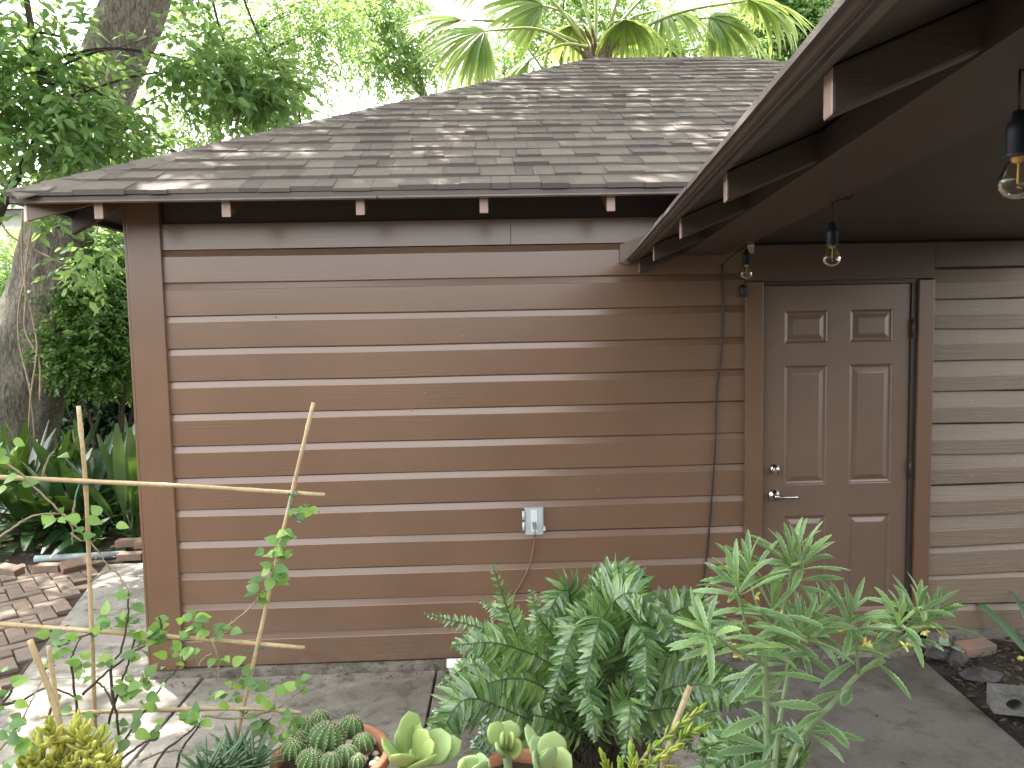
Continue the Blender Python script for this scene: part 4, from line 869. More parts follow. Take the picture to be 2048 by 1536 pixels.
litter("wood_mulch", 0.84, 2.4, -1.4, -0.03, 2600, lambda a, b: 0.0+min(0.05, max(0, (a-0.85)*0.12)), [(0.04, 0.03, 0.024), (0.09, 0.07, 0.055), (0.14, 0.11, 0.085)], "dark chips and dead leaves on the bed right of the walkway", (0.012, 0.045), seed=5)

# small weeds at the wall base
def weed(name, label, base, n, L, W_l, mat, spread=0.8, seed=0, heart=False, cat="plant"):
    rnd = random.Random(seed); t = thing(name, label, cat, tuple(base)); g = MB(); s = MB()
    for i in range(n):
        a = rnd.uniform(0, 6.28); e = Vector(base)+Vector((math.cos(a)*spread*rnd.random(), math.sin(a)*spread*0.5*rnd.random(), rnd.uniform(.3, 1)*L*1.2)); s.tube(bez([base, Vector(base).lerp(e, .5)+Vector((0, 0, L*.2)), e], 3), 0.0018, 4)
        g.leaf(e, (math.cos(a), math.sin(a)-.3, rnd.uniform(-.1, .7)), (0, -.3, 1), L*rnd.uniform(.7, 1.2), W_l*rnd.uniform(.8, 1.2), None, 4, .4, .2)
    build(s, "stems", M_stemg, t); build(g, "leaves", mat, t); return t
weed("wall_weed", "small silvery green weed at the foot of the siding near the corner", gnd(345, 1342), 22, .045, .028, L_blue, .10, 3)
weed("ground_weed", "little green weed growing between soil and garage corner", gnd(268, 1035), 16, .10, .06, L_shrub, .18, 4)
g = MB(); g.ball(gnd(683, 1338, .015), 0.018, 10, 7, (.8, .8, 1.1)); g.leaf(gnd(684, 1342, .02), (.2, -.3, -.6), (0, -1, .3), .04, .02)
tag(build(g, "curled_leaf", M_block), "small grey curled dead leaf at the base of the siding", "leaf")
# right bed: cinder block, stones, little plants
blk = thing("cinder_block", "grey concrete block with round holes half out of frame on the dark bed", "block", tuple(gnd(2062, 1420)))
c = gnd(2062, 1425, 0.03)
g = MB(); a0 = -0.15; ex = Vector((.95, -.30, 0)).normalized(); ey = Vector((.30, .95, 0)).normalized()
def bp(a, b, z): return c + ex*a + ey*b + Vector((0, 0, z))
# front face with two holes: ring of quads
Lb, Hb, Tb = 0.33, 0.10, 0.10
def holeface(y, flip):
    fs = []; vs = []
    for cx0, cx1 in ((-Lb/2, 0), (0, Lb/2)):
        cxm = (cx0+cx1)/2; n = 24; o = len(vs); out = []; inn = []
        for j in range(n):
            a = 2*math.pi*j/n; ca_, sa_ = math.cos(a), math.sin(a); m = min(((cx1-cx0)/2)/abs(ca_) if abs(ca_) > 1e-6 else 9, (Hb/2)/abs(sa_) if abs(sa_) > 1e-6 else 9)
            out.append(bp(cxm+ca_*m, y, Hb/2+sa_*m)); inn.append(bp(cxm+ca_*0.034, y, Hb/2+sa_*0.028))
        vs += out+inn
        for j in range(n):
            f = (o+j, o+(j+1) % n, o+n+(j+1) % n, o+n+j); fs.append(f if not flip else tuple(reversed(f)))
    return vs, fs
v0, f0 = holeface(-Tb/2, False); v1, f1 = holeface(Tb/2, True); g.add(v0, f0); g.add(v1, f1)
n = 24
for h in range(2):
    o = h*2*n; g.add(v0[o+n:o+2*n]+v1[o+n:o+2*n], [(j, (j+1) % n, n+(j+1) % n, n+j) for j in range(n)], True)
g.add([bp(-Lb/2, -Tb/2, 0), bp(Lb/2, -Tb/2, 0), bp(Lb/2, Tb/2, 0), bp(-Lb/2, Tb/2, 0), bp(-Lb/2, -Tb/2, Hb), bp(Lb/2, -Tb/2, Hb), bp(Lb/2, Tb/2, Hb), bp(-Lb/2, Tb/2, Hb)], [(4, 5, 6, 7), (0, 3, 2, 1), (1, 2, 6, 5), (3, 0, 4, 7)])
build(g, "block_body", M_block, blk)
def stone(label, u, v, r, sq, seed, mat=None, z=0.03):
    rnd = random.Random(seed); g = MB(); g.ball((0, 0, 0), r, 9, 6, sq); ph = [rnd.uniform(0, 6) for _ in range(3)]
    g.v = [(x*(1+.12*math.sin(y/r*3+ph[0])), y*(1+.12*math.sin(z_/r*3+ph[1])), z_*(1+.15*math.sin(x/r*3+ph[2]))) for x, y, z_ in g.v]
    g.v = [(x+rnd.uniform(-.1, .1)*r, y+rnd.uniform(-.1, .1)*r, z_+rnd.uniform(-.1, .1)*r) for x, y, z_ in g.v]; g.sm = [False]*len(g.f)
    o = build(g, "stone", mat or M_block); o.location = gnd(u, v, z); return tag(o, label, "stone", "stones in the dark bed")
M_rock = concrete("dark_rock", (0.05, 0.045, 0.045), (0.10, 0.09, 0.09), (0.04, 0.035, 0.035), 6)
M_pink = concrete("pinkish_rock", (0.16, 0.12, 0.12), (0.26, 0.20, 0.20), (0.12, 0.10, 0.10), 6)
stone("pale pinkish stone against the door casing foot", 1862, 1288, .035, (1, .8, .9), 1, M_pink, .05)
stone("dark jagged stone heap nearest the end of the door sill", 1880, 1310, .06, (1.3, .8, .6), 2, M_rock, .03)
stone("dark stone in front of the small round leaf plant", 1915, 1318, .05, (1.1, .9, .8), 3, M_rock, .03)
stone("flat grey stone lying by the concrete block", 1965, 1350, .07, (1.5, .9, .35), 4, M_rock, .03)
stone("white stone chip at the right edge below the block", 2046, 1418, .022, (.8, .8, 1.6), 5, plain("white_stone", (0.6, 0.63, 0.66), 0.7, 0, .1, 20, .3), .05)
stone("small yellow fallen fruit at the right edge of the bed", 2042, 1317, .014, (1.5, 1, .9), 6, plain("yellow_fruit", (0.55, 0.50, 0.12), 0.5, 0, .1, 20, 0), .05)["category"] = "fruit"
g = MB(); g.box((-.10, -.045, -.03), (.10, .045, .03)); o = build(g, "loose_brick", M_brick2); o.location = gnd(1950, 1296, .055); o.rotation_euler = (0.1, 0, .2); md = o.modifiers.new("bevel", 'BEVEL'); md.width = .006; md.segments = 2
tag(o, "dull red brick on the dark bed under the old siding", "brick")
weed("round_leaf_plant", "small plant with round bluish leaves beside the door casing foot", gnd(1905, 1300, .04), 7, .055, .05, L_blue, .07, 9)
ag = thing("strap_leaf_plant", "single long grey green strap leaf leaning in from the right edge", "plant", tuple(gnd(2075, 1330)))
g = MB(); b = gnd(2078, 1335); g.leaf(b, at(1972, 1194, 3.95)-b, (0, -1, .5), .44, .045, lambda t: .35+.65*math.sin(math.pi*min(1, t*.93+.05)), 9, .45, .4); g.leaf(b, (.5, -.2, 1), (0, -1, .3), .5, .05, None, 8, .8, .4); g.leaf(b, (.1, .3, 1), (0, -1, .3), .45, .05, None, 8, .8, .4)
build(g, "leaves", L_haw, ag)
litter("bed_plants", 0, 0, 0, 0, 1, lambda a, b: 0, BRN, "x") if False else None

# ================================================================== FOREGROUND PLANT BENCH
bench = thing("plant_bench", "grey wooden slatted bench carrying the potted plants in the foreground", "bench", (-1.6, -2.75, 0))
BZ = 0.855
g = MB()
for k in range(5): g.box((-3.1, -3.14+k*0.135, BZ-0.03), (0.25, -3.02+k*0.135, BZ))
build(g, "slats", M_wood, bench)
for x in (-3.0, -1.45, 0.15):
    for y in (-3.1, -2.52): g = MB(); g.box((x-.035, y-.035, 0.0), (x+.035, y+.035, BZ-.0305)); build(g, "leg", M_wood, bench)
def pot(label, c, r, h, z0=BZ, mat=None, bowl=0.7, name="plant_pot", soil=True, rim=0.012):
    t = thing(name, label, "pot", (c.x, c.y, z0)); g = MB()
    prof = [(0.001, 0.0), (r*bowl, 0.0), (r*(bowl*.35+.65)*.97, h*0.55), (r*.96, h*.8), (r*.96, h*.82), (r, h*.83), (r*1.01, h*.97), (r*.99, h), (r-rim, h), (r-rim*1.4, h*.86), (r-rim*1.6, h*.7)]
    g.lathe((c.x, c.y, z0), prof, 40); build(g, "pot_body", mat or M_terra, t)
    if soil:
        s = MB(); vs = [(c.x, c.y, z0+h*.84)]; n = 30
        for q, rr2 in enumerate((.4, .8, 1.0)):
            for j in range(n): a = 6.283*j/n; vs.append((c.x+math.cos(a)*(r-rim*1.3)*rr2, c.y+math.sin(a)*(r-rim*1.3)*rr2, z0+h*.84+random.uniform(-.004, .004)))
        fs = [(0, 1+j, 1+(j+1) % n) for j in range(n)] + [(1+q*n+j, 1+q*n+n+j, 1+q*n+n+(j+1) % n, 1+q*n+(j+1) % n) for q in range(2) for j in range(n)]
        s.add(vs, fs, True); build(s, "potting_soil", M_potsoil, t)
    return t

# ---- cactus bowl
CB = at(664, 1545, 1.47); CB.z = BZ
pot("wide terracotta bowl holding the clustered ball cacti", CB, 0.118, 0.13)
cact = thing("ball_cactus", "cluster of ribbed green ball cacti with pale spines in a terracotta bowl", "cactus", (CB.x, CB.y, BZ+.1))
def cball(c, r, ribs=13, squash=.92, tilt=(0, 0)):
    g = MB(); nu = ribs*6; nv = 14; vs = []; rot_ = Matrix.Rotation(tilt[0], 3, 'X') @ Matrix.Rotation(tilt[1], 3, 'Y'); sp = MB()
    for i in range(nv+1):
        t = math.pi*(0.02+0.96*i/nv)
        for j in range(nu):
            a = 2*math.pi*j/nu; rib = 1+0.11*(abs(math.cos(a*ribs/2))**0.8*2-1)*math.sin(t)**.7; dip = 1-0.10*math.exp(-(t/.35)**2)
            vs.append(c + rot_ @ Vector((r*rib*math.sin(t)*math.cos(a), r*rib*math.sin(t)*math.sin(a), r*squash*math.cos(t)*dip)))
    g.add(vs, [(i*nu+j, i*nu+(j+1) % nu, (i+1)*nu+(j+1) % nu, (i+1)*nu+j) for i in range(nv) for j in range(nu)], True)
    b = build(g, "cactus_ball", L_cact, cact)
    for j in range(ribs):
        a = 2*math.pi*j/ribs
        for i in range(9):
            t = 0.16+i*0.2; p = c+rot_ @ Vector((r*1.10*math.sin(t)*math.cos(a), r*1.10*math.sin(t)*math.sin(a), r*squash*math.cos(t)*(1-0.10*math.exp(-(t/.35)**2)))); nrm = (p-c).normalized()
            for q in range(4):
                d = (nrm*0.6+rv(.9)).normalized(); e = p+d*r*random.uniform(.10, .2); w2 = d.cross(nrm).normalized()*0.0005; sp.add([p-w2, p+w2, e], [(0, 1, 2)])
            sp.ball(p, 0.0009, 5, 4)
    build(sp, "spines", M_spine, b)
for (u, v, r, d) in ((654, 1478, 36, 1.46), (702, 1456, 25, 1.53), (588, 1499, 24, 1.44), (622, 1524, 27, 1.39), (661, 1525, 21, 1.38), (692, 1512, 24, 1.41), (726, 1487, 22, 1.47), (614, 1459, 26, 1.53), (640, 1440, 20, 1.56), (712, 1524, 18, 1.40), (600, 1478, 18, 1.5)):
    cball(at(u, v, d), r*d/1500*0.98, 13 if r > 25 else 11, .95, (random.uniform(-.25, .25), random.uniform(-.25, .25)))
g = MB()
for k in range(26):
    a = random.uniform(-.9, 1.4); rr3 = random.uniform(.05, .098); g.ball((CB.x+math.cos(a)*rr3, CB.y+math.sin(a)*rr3-.01, BZ+.122+random.uniform(-.004, .01)), random.uniform(.006, .012), 7, 5, (1, .8, .7))
tag(build(g, "pale_pebbles", M_peb), "pale pebbles on the soil at the right side of the cactus bowl", "pebbles", kind='stuff')

# ---- paddle leaf succulents
def padp(t): return (0.30+0.2*t if t < .1 else min(1.0, 0.32+1.55*(t-.1)**0.95) if t < .55 else math.sqrt(max(0, 1-((t-.58)/.425)**2))) if t < 1 else 0.02
def paddle(label, centre, leaves, name="paddle_plant"):
    t = thing(name, label, "succulent", tuple(centre)); g = MB()
    for (u, v, dd, W_l, ux, uy, uz) in leaves:
        tip = at(u, v, dd); d = tip-centre; L = d.length; g.fat(centre+d*0.04, d, (ux, uy, uz), L, W_l, .010, padp, 9, 12, -.35)
    build(g, "leaves", L_pad, t)
    s = MB(); s.tube([centre+Vector((0, 0, .01)), Vector((centre.x+.01, centre.y, BZ+.03))], 0.009, 8); build(s, "stem", M_stemg, t)
c1 = at(822, 1532, 1.33)
paddle("pale green paddle leaf succulent right of the cactus bowl", c1, [(806, 1424, 1.36, .060, 1, -1, .1), (790, 1456, 1.34, .04, 1, -1, 0), (843, 1440, 1.38, .052, -1, -1, .1), (852, 1452, 1.35, .050, -1, -.8, .3), (866, 1462, 1.33, .055, -.8, -.9, .4), (748, 1510, 1.25, .062, .2, -.5, 1), (905, 1478, 1.35, .066, -.3, -.8, .9), (884, 1490, 1.29, .040, -.3, -.8, .9), (920, 1492, 1.37, .05, -.5, -.7, .6), (800, 1545, 1.2, .055, 0, -.3, 1), (862, 1548, 1.22, .06, 0, -.3, 1), (838, 1512, 1.27, .035, -.3, -.9, .8)])
c2 = at(1012, 1500, 1.42)
paddle("small paddle leaf succulent rising in front of the fern's left side", c2, [(975, 1450, 1.43, .047, 1, -1, .2), (1020, 1442, 1.45, .048, 0, -1, .2), (1040, 1470, 1.38, .030, -1, -.6, .5), (992, 1470, 1.38, .030, 1, -.6, .6), (1048, 1500, 1.4, .04, -.3, -.7, .8), (985, 1508, 1.36, .035, .3, -.7, .8)])
c3 = at(1095, 1548, 1.33)
paddle("pale green paddle leaf succulent at the bottom centre before the fern", c3, [(1108, 1462, 1.36, .056, 0, -1, .2), (1060, 1478, 1.37, .048, 1, -1, .2), (1072, 1500, 1.3, .050, .7, -1, .4), (1128, 1485, 1.36, .038, -1, -1, .2), (1148, 1512, 1.32, .056, -.7, -.8, .6), (1046, 1520, 1.26, .045, .6, -.7, .8), (1110, 1520, 1.25, .045, 0, -.7, .8), (1044, 1465, 1.42, .036, .8, -1, .2)])
c4 = at(945, 1560, 1.26)
paddle("low paddle leaf succulent cut off by the bottom edge", c4, [(950, 1508, 1.27, .058, 0, -1, .7), (985, 1520, 1.25, .05, -.7, -.8, .6), (915, 1525, 1.26, .05, .7, -.8, .6), (968, 1545, 1.2, .04, 0, -.3, 1)])
pot("terracotta pot of the paddle leaf succulents, mostly hidden under their leaves", Vector((at(1040, 1560, 1.37).x, -2.63, BZ)), 0.10, 0.12)
pot("terracotta pot under the succulent beside the cactus bowl", Vector((at(840, 1560, 1.36).x, -2.66, BZ)), 0.075, 0.10)
# little blue grey rosettes
br = thing("blue_rosette_succulent", "small blue grey rosette succulent stem in front of the fern", "succulent", tuple(at(975, 1540, 1.46))); g = MB(); s = MB()
for (u0, v0, u1, v1) in ((985, 1545, 965, 1440), (1005, 1545, 1010, 1520), (990, 1545, 950, 1480)):
    a, b = at(u0, v0, 1.46), at(u1, v1, 1.46); s.tube([a, b], .003, 6)
    for k in range(22):
        q = k/21; p = a.lerp(b, q); an = k*2.4; g.fat(p, (math.cos(an), math.sin(an)-.2, .35+.5*q), (0, 0, 1), .020*(1.1-.4*q), .009, .004, lambda t: math.sin(math.pi*min(1, .25+.72*t)), 4, 6, -.3)
build(s, "stems", M_stemg, br); build(g, "leaves", L_blue, br)

# ---- sedums
def sedum(name, label, stems, mat, ll, lw, per=20, seed=0, q0=0.25):
    rnd = random.Random(seed); t = thing(name, label, "succulent", tuple(stems[0][0])); g = MB(); s = MB()
    for st_ in stems:
        pl = bez(st_, 8); s.tube(pl, .0028, 6); n = int(per)
        for k in range(n):
            q = q0+(1-q0)*k/(n-1); p = pl[min(len(pl)-1, int(q*(len(pl)-1)))]; i = min(len(pl)-2, int(q*(len(pl)-1))); ax = (pl[i+1]-pl[i]).normalized()
            a = k*2.39+rnd.uniform(-.3, .3); o1 = ax.cross(Vector((.3, .9, .2))).normalized(); o2 = ax.cross(o1); qq = (q-q0)/(1-q0) if q0 > .5 else q; d = (o1*math.cos(a)+o2*math.sin(a))*(1.25-.95*qq)+ax*(.25+.75*qq)
            g.fat(p, d, ax, ll*rnd.uniform(.8, 1.1)*(1.0-.25*q), lw, lw*.5, lambda t: math.sin(math.pi*min(1, .18+.80*t))**.8, 5, 6, -.25)
    build(s, "stems", M_stemt, t); build(g, "leaves", mat, t); return t
P1 = at(140, 1580, 1.32)
tips = [(75, 1480), (100, 1452), (62, 1510), (120, 1490), (150, 1452), (172, 1465), (200, 1468), (185, 1495), (215, 1505), (100, 1525), (150, 1520), (60, 1545), (230, 1530), (200, 1540), (130, 1540), (45, 1520)]
sedum("yellow_succulent", "mound of yellow green fleshy rosettes at the bottom left corner", [[P1+rv(.03), at(u+(140-u)*.3, v+50, 1.30), at(u, v, 1.27+random.uniform(-.06, .08))] for u, v in tips], L_sed, .038, .0125, 16, 1, .60)
pot("terracotta pot of the yellow succulent at the bottom left corner", Vector((P1.x, P1.y, BZ)), .085, .10)
P2 = at(1300, 1590, 1.36)
sedum("lime_succulent", "lime and yellow fleshy stem leaning right in front of the fern", [[P2, at(1275, 1535, 1.34), at(1330, 1475, 1.33), at(1398, 1420, 1.32)], [P2, at(1290, 1560, 1.34), at(1300, 1530, 1.3), at(1345, 1500, 1.28)], [P2, at(1230, 1560, 1.35), at(1205, 1512, 1.34)], [P2, at(1270, 1560, 1.3), at(1262, 1500, 1.3)], [P2, at(1250, 1570, 1.3), at(1240, 1530, 1.28)], [P2, at(1360, 1480, 1.36), at(1405, 1455, 1.36)]], L_sed2, .030, .009, 24, 2)
pot("small terracotta pot of the lime succulent below the fern", Vector((P2.x, P2.y, BZ)), .06, .085)
# ---- spiky haworthia-like plants
hw = thing("spiky_aloe", "grey green spiky rosette plant with pale specks right of the slanting cane", "succulent", tuple(at(480, 1570, 1.4)))
g = MB(); cH = [at(450, 1548, 1.38), at(505, 1540, 1.42), at(410, 1560, 1.35), at(470, 1520, 1.46)]; sp = MB()
for ci, c in enumerate(cH):
    for k in range(24):
        a = k*2.4; e = .25+.75*(k/24); d = Vector((math.cos(a)*e, math.sin(a)*e, 1.15-e*.9)); L = random.uniform(.065, .09)
        g.fat(c, d, (0, 0, 1), L, .013, .005, lambda t: (1-t)**.7*.95+.05, 6, 6, .35)
        for q in range(10):
            tt = random.uniform(.15, .9); p = c+d.normalized()*L*tt+Vector((0, 0, .0025-.35*L*tt*tt*.5*.5))+rv(.0035); w2 = rv(.0018); sp.add([p, p+w2, p+w2.cross(Vector((0, 0, 1)))*.5+Vector((0, 0, .0012))], [(0, 1, 2)])
h_ = build(g, "leaves", L_haw, hw); build(sp, "specks", M_spine, h_)
pot("terracotta pot of the spiky aloe plants", Vector((at(465, 1570, 1.4).x, -2.62, BZ)), .09, .09)

# ================================================================== FERN
fern = thing("fern", "big lush green fern with arching fronds in front of the siding", "fern", tuple(at(1185, 1500, 1.95)))
FC = at(1185, 1490, 1.95)
def fronds(parent, specs, mat, seed=0, nm="frond"):
    rnd = random.Random(seed)
    for (pts, L, nP, wr) in specs:
        nP = int(nP*1.3)
        P3 = [FC+Vector((rnd.uniform(-.04, .04), rnd.uniform(-.04, .04), 0)) if q is None else at(*q) for q in pts]
        line = bez(P3, 14); m = len(line); r_ = MB(); r_.tube(line, [0.0030*(1-.7*i/(m-1))+.0006 for i in range(m)], 5); f = build(r_, nm, M_rachis, parent)
        g = MB(); face = Vector((0, -1, .8)).normalized()
        for i in range(nP):
            q = 0.16+0.84*i/(nP-1); x = q*(m-1); a = min(m-2, int(x)); p = line[a].lerp(line[a+1], x-a); ax = (line[a+1]-line[a]).normalized()
            sd = ax.cross(face); sd = sd.normalized() if sd.length > .05 else Vector((1, 0, 0)); un = sd.cross(ax).normalized()
            if un.dot(face) < 0: un = -un
            ll = L*(math.sin(math.pi*min(1, .12+.86*q**.85))**.7)*rnd.uniform(.88, 1.08)
            for s_ in (-1, 1):
                d = sd*s_*1.0+ax*(.28+.35*q)+Vector((0, 0, -.12))+rv(.13)
                g.leaf(p, d, un+rv(.5), ll*rnd.uniform(.85, 1.1), wr*ll**.5*.29, lambda t: (.55+.9*t if t < .3 else .92*(1-((t-.3)/.72)**1.6))+.02, 6, rnd.uniform(.1, 1.3), .28, rnd.uniform(-.8, .8), .09)
        build(g, "pinnae", mat, f)
main = [([None, (1085, 1400, 1.85), (1040, 1290, 1.8), (986, 1132, 1.76)], .062, 26, .235), ([None, (1110, 1400, 1.9), (1090, 1290, 1.95), (1062, 1182, 2.0)], .065, 30, .22),
        ([None, (1080, 1330, 2.0), (985, 1265, 2.05), (850, 1228, 2.05)], .052, 34, .20), ([None, (1080, 1370, 1.75), (965, 1372, 1.65), (850, 1470, 1.6)], .085, 40, .20),
        ([None, (1190, 1330, 1.9), (1185, 1220, 1.88), (1192, 1130, 1.86)], .050, 30, .22), ([None, (1200, 1260, 1.8), (1270, 1185, 1.72), (1360, 1290, 1.66)], .085, 32, .26),
        ([None, (1230, 1300, 1.9), (1310, 1215, 1.95), (1412, 1190, 2.0)], .072, 34, .24), ([None, (1190, 1280, 1.75), (1150, 1260, 1.68), (1095, 1420, 1.6)], .072, 34, .22),
        ([None, (1260, 1380, 1.8), (1360, 1345, 1.75), (1480, 1345, 1.72)], .078, 36, .22), ([None, (1240, 1330, 2.0), (1330, 1290, 2.1), (1430, 1330, 2.15)], .07, 34, .2),
        ([None, (1180, 1400, 1.7), (1180, 1380, 1.6), (1190, 1480, 1.52)], .06, 28, .24), ([None, (1110, 1330, 2.1), (1040, 1250, 2.15), (960, 1200, 2.2)], .06, 32, .2),
        ([None, (1250, 1270, 1.75), (1290, 1280, 1.65), (1290, 1420, 1.58)], .07, 34, .24), ([None, (1110, 1440, 1.75), (1010, 1440, 1.68), (930, 1540, 1.6)], .07, 34, .22),
        ([None, (1270, 1430, 1.75), (1370, 1420, 1.66), (1470, 1480, 1.6)], .07, 34, .22), ([None, (1250, 1300, 2.05), (1280, 1200, 2.1), (1250, 1160, 2.1)], .05, 28, .22),
        ([None, (1060, 1420, 1.9), (960, 1330, 1.9), (880, 1370, 1.9)], .065, 34, .2), ([None, (1140, 1400, 1.8), (1120, 1300, 1.78), (1075, 1230, 1.74)], .055, 30, .24),
        ([None, (1230, 1430, 1.7), (1260, 1400, 1.6), (1250, 1520, 1.5)], .06, 28, .24), ([None, (1300, 1340, 1.9), (1380, 1260, 1.9), (1440, 1260, 1.9)], .06, 30, .24)]
main += [([None, (1120, 1350, 1.8), (1010, 1290, 1.7), (905, 1290, 1.66)], .075, 38, .21), ([None, (1060, 1440, 1.7), (930, 1400, 1.6), (862, 1520, 1.55)], .09, 40, .2), ([None, (1210, 1250, 1.85), (1230, 1150, 1.8), (1300, 1160, 1.76)], .07, 34, .24),
         ([None, (1290, 1290, 1.8), (1390, 1210, 1.75), (1460, 1300, 1.7)], .08, 36, .24), ([None, (1310, 1390, 1.75), (1400, 1370, 1.68), (1490, 1400, 1.64)], .085, 38, .22), ([None, (1150, 1250, 1.9), (1130, 1180, 1.85), (1080, 1250, 1.78)], .075, 34, .22), ([None, (1200, 1300, 1.75), (1200, 1240, 1.66), (1165, 1390, 1.56)], .08, 34, .22)]
for k in range(16):
    a = random.uniform(0, 6.28); u = 1190+250*math.cos(a)*random.uniform(.4, 1); v = 1430+110*math.sin(a)
    main.append(([None, ((u+1190)/2, min(v, 1430)-60, 1.95+random.uniform(-.15, .2)), (u, v+20, 1.95+random.uniform(-.25, .35))], random.uniform(.05, .07), 28, .22))
fronds(fern, main, L_fern, 5)
FC0 = FC; FC = at(1560, 1570, 1.45)
fern2 = thing("fern", "second darker fern at the bottom, under the serrated leaf shrub", "fern", tuple(FC))
fronds(fern2, [([None, (1480, 1480, 1.45), (1395, 1500, 1.45)], .06, 26, .24), ([None, (1500, 1500, 1.4), (1420, 1545, 1.36)], .06, 26, .24), ([None, (1560, 1490, 1.5), (1500, 1460, 1.55)], .055, 24, .24), ([None, (1600, 1500, 1.4), (1560, 1470, 1.35)], .05, 24, .24), ([None, (1470, 1530, 1.5), (1380, 1560, 1.5)], .06, 26, .24)], L_fern, 8)
FC = FC0
stand = thing("plant_stand", "low wooden stand under the big fern's pot", "stand", (FC.x, FC.y, 0)); g = MB(); g.box((FC.x-.17, FC.y-.17, .36), (FC.x+.17, FC.y+.17, .39)); build(g, "stand_top", M_wood, stand)
for sx in (-1, 1):
    for q in (-1, 1): g = MB(); g.box((FC.x+sx*.14-.02, FC.y+q*.14-.02, .004), (FC.x+sx*.14+.02, FC.y+q*.14+.02, .3595)); build(g, "leg", M_wood, stand)
pot("dark terracotta pot buried in the fronds of the big fern", FC, .15, .30, .391, plain("dark_terracotta", (0.12, 0.07, 0.05), .85, 0, .3, 20, .3))
# fine stems at the crown
g = MB()
for k in range(60):
    a = random.uniform(0, 6.28); g.tube([FC+Vector((math.cos(a)*.05, math.sin(a)*.05, -.03)), FC+Vector((math.cos(a)*.1, math.sin(a)*.1, random.uniform(.08, .2)))+rv(.03)], .0015, 4)
build(g, "brown_stems", M_stemd, fern)

# ================================================================== SERRATED SHRUB (right foreground)
ser = thing("serrated_shrub", "pale green shrub with narrow toothed leaves and tiny yellow buds in front of the door", "shrub", tuple(at(1535, 1580, 1.32)))
stems = [[(1538, 1600, 1.32), (1531, 1384, 1.31), (1531, 1310, 1.31), (1549, 1258, 1.32), (1576, 1190, 1.33), (1584, 1130, 1.34)],
         [(1555, 1600, 1.32), (1600, 1480, 1.33), (1671, 1401, 1.34), (1717, 1349, 1.35), (1783, 1300, 1.37), (1839, 1258, 1.39), (1862, 1236, 1.4)],
         [(1717, 1349, 1.35), (1712, 1290, 1.33), (1700, 1245, 1.32)], [(1783, 1300, 1.37), (1790, 1262, 1.35), (1800, 1245, 1.34)], [(1783, 1300, 1.37), (1830, 1250, 1.36), (1835, 1225, 1.35)],
         [(1531, 1320, 1.31), (1500, 1270, 1.3), (1482, 1215, 1.29), (1472, 1175, 1.28)], [(1549, 1258, 1.32), (1515, 1210, 1.33), (1498, 1150, 1.34)], [(1576, 1190, 1.33), (1600, 1150, 1.31), (1608, 1120, 1.3)],
         [(1531, 1330, 1.31), (1470, 1300, 1.27), (1430, 1270, 1.25), (1405, 1265, 1.24)], [(1549, 1280, 1.32), (1590, 1270, 1.3), (1606, 1262, 1.28)], [(1532, 1400, 1.31), (1570, 1350, 1.35), (1590, 1290, 1.38), (1640, 1230, 1.4)], [(1545, 1560, 1.32), (1560, 1440, 1.36), (1580, 1330, 1.38), (1590, 1260, 1.38)]]
g = MB()
for s in stems:
    b = bez([at(*q) for q in s], 6); r0 = .0062 if s[0][1] > 1500 else .0036; g.tube(b, [r0*(1-.5*i/(len(b)-1)) for i in range(len(b))], 8)
build(g, "stems", M_stemg, ser)
lp = lambda t: (.22+.9*t if t < .15 else (.36+1.6*(t-.15) if t < .5 else .96*(1-max(0, (t-.6)/.45)**2)))
M_bud = plain('yellow_bud', (0.55, 0.55, 0.15), .6, 0, .1, 30, 0)
g = MB(); rnd = random.Random(12)
def rosette(p, ax, n, L, spread=.9, W_l=.0142):
    ax = Vector(ax).normalized(); o1 = ax.cross(Vector((.2, 1, .1))).normalized(); o2 = ax.cross(o1)
    for k in range(n):
        q = k/n; a = k*2.39+rnd.uniform(-.3, .3); d = (o1*math.cos(a)+o2*math.sin(a))*(spread*(1.05-q))+ax*(.5+.75*q); d2 = (o1*math.cos(a)+o2*math.sin(a))
        g.leaf(p-ax*(.035*(1-q)), d, ax-d2*.3+Vector((0, -.25, 0)), 1.38*L*rnd.uniform(.75, 1.12)*(1.05-.45*q), W_l*rnd.uniform(.85, 1.15)*(1-.35*q), lp, 19, rnd.uniform(.15, .7), .42, rnd.uniform(-.3, .3), .13)
for (u, v, dd, ax, n, L) in ((1584, 1125, 1.34, (0, 0, 1), 14, .085), (1608, 1120, 1.30, (.2, -.1, 1), 11, .075), (1498, 1148, 1.34, (-.15, 0, 1), 12, .078), (1472, 1172, 1.28, (-.3, -.1, 1), 12, .078), (1700, 1242, 1.32, (0, -.2, 1), 13, .075), (1800, 1243, 1.34, (.1, 0, 1), 10, .062),
                             (1835, 1225, 1.35, (.1, 0, 1), 11, .065), (1862, 1234, 1.4, (.4, 0, .9), 12, .075), (1405, 1265, 1.24, (-.6, 0, .7), 11, .07), (1606, 1262, 1.28, (.3, -.3, 1), 10, .075), (1640, 1230, 1.4, (.3, 0, 1), 10, .07), (1590, 1262, 1.38, (0, 0, 1), 10, .07), (1545, 1215, 1.31, (0, -.2, 1), 11, .075), (1712, 1290, 1.33, (.1, -.3, .8), 6, .06)):
    rosette(at(u, v-12, dd), ax, n-1, L)
for s in stems:
    b = bez([at(*q) for q in s], 6); m = len(b)
    for k in range(max(5, m//2)):
        i = rnd.randrange(m//5, m); a = rnd.uniform(0, 6.28); p = b[i]
        if p.z < at(1500, 1500, 1.32).z: continue
        g.leaf(p, (math.cos(a), math.sin(a)*.7-.2, rnd.uniform(-.3, .7)), (0, -.5, .8), rnd.uniform(.07, .11), .0132, lp, 19, rnd.uniform(.4, 1.3), .4, 0, .13)
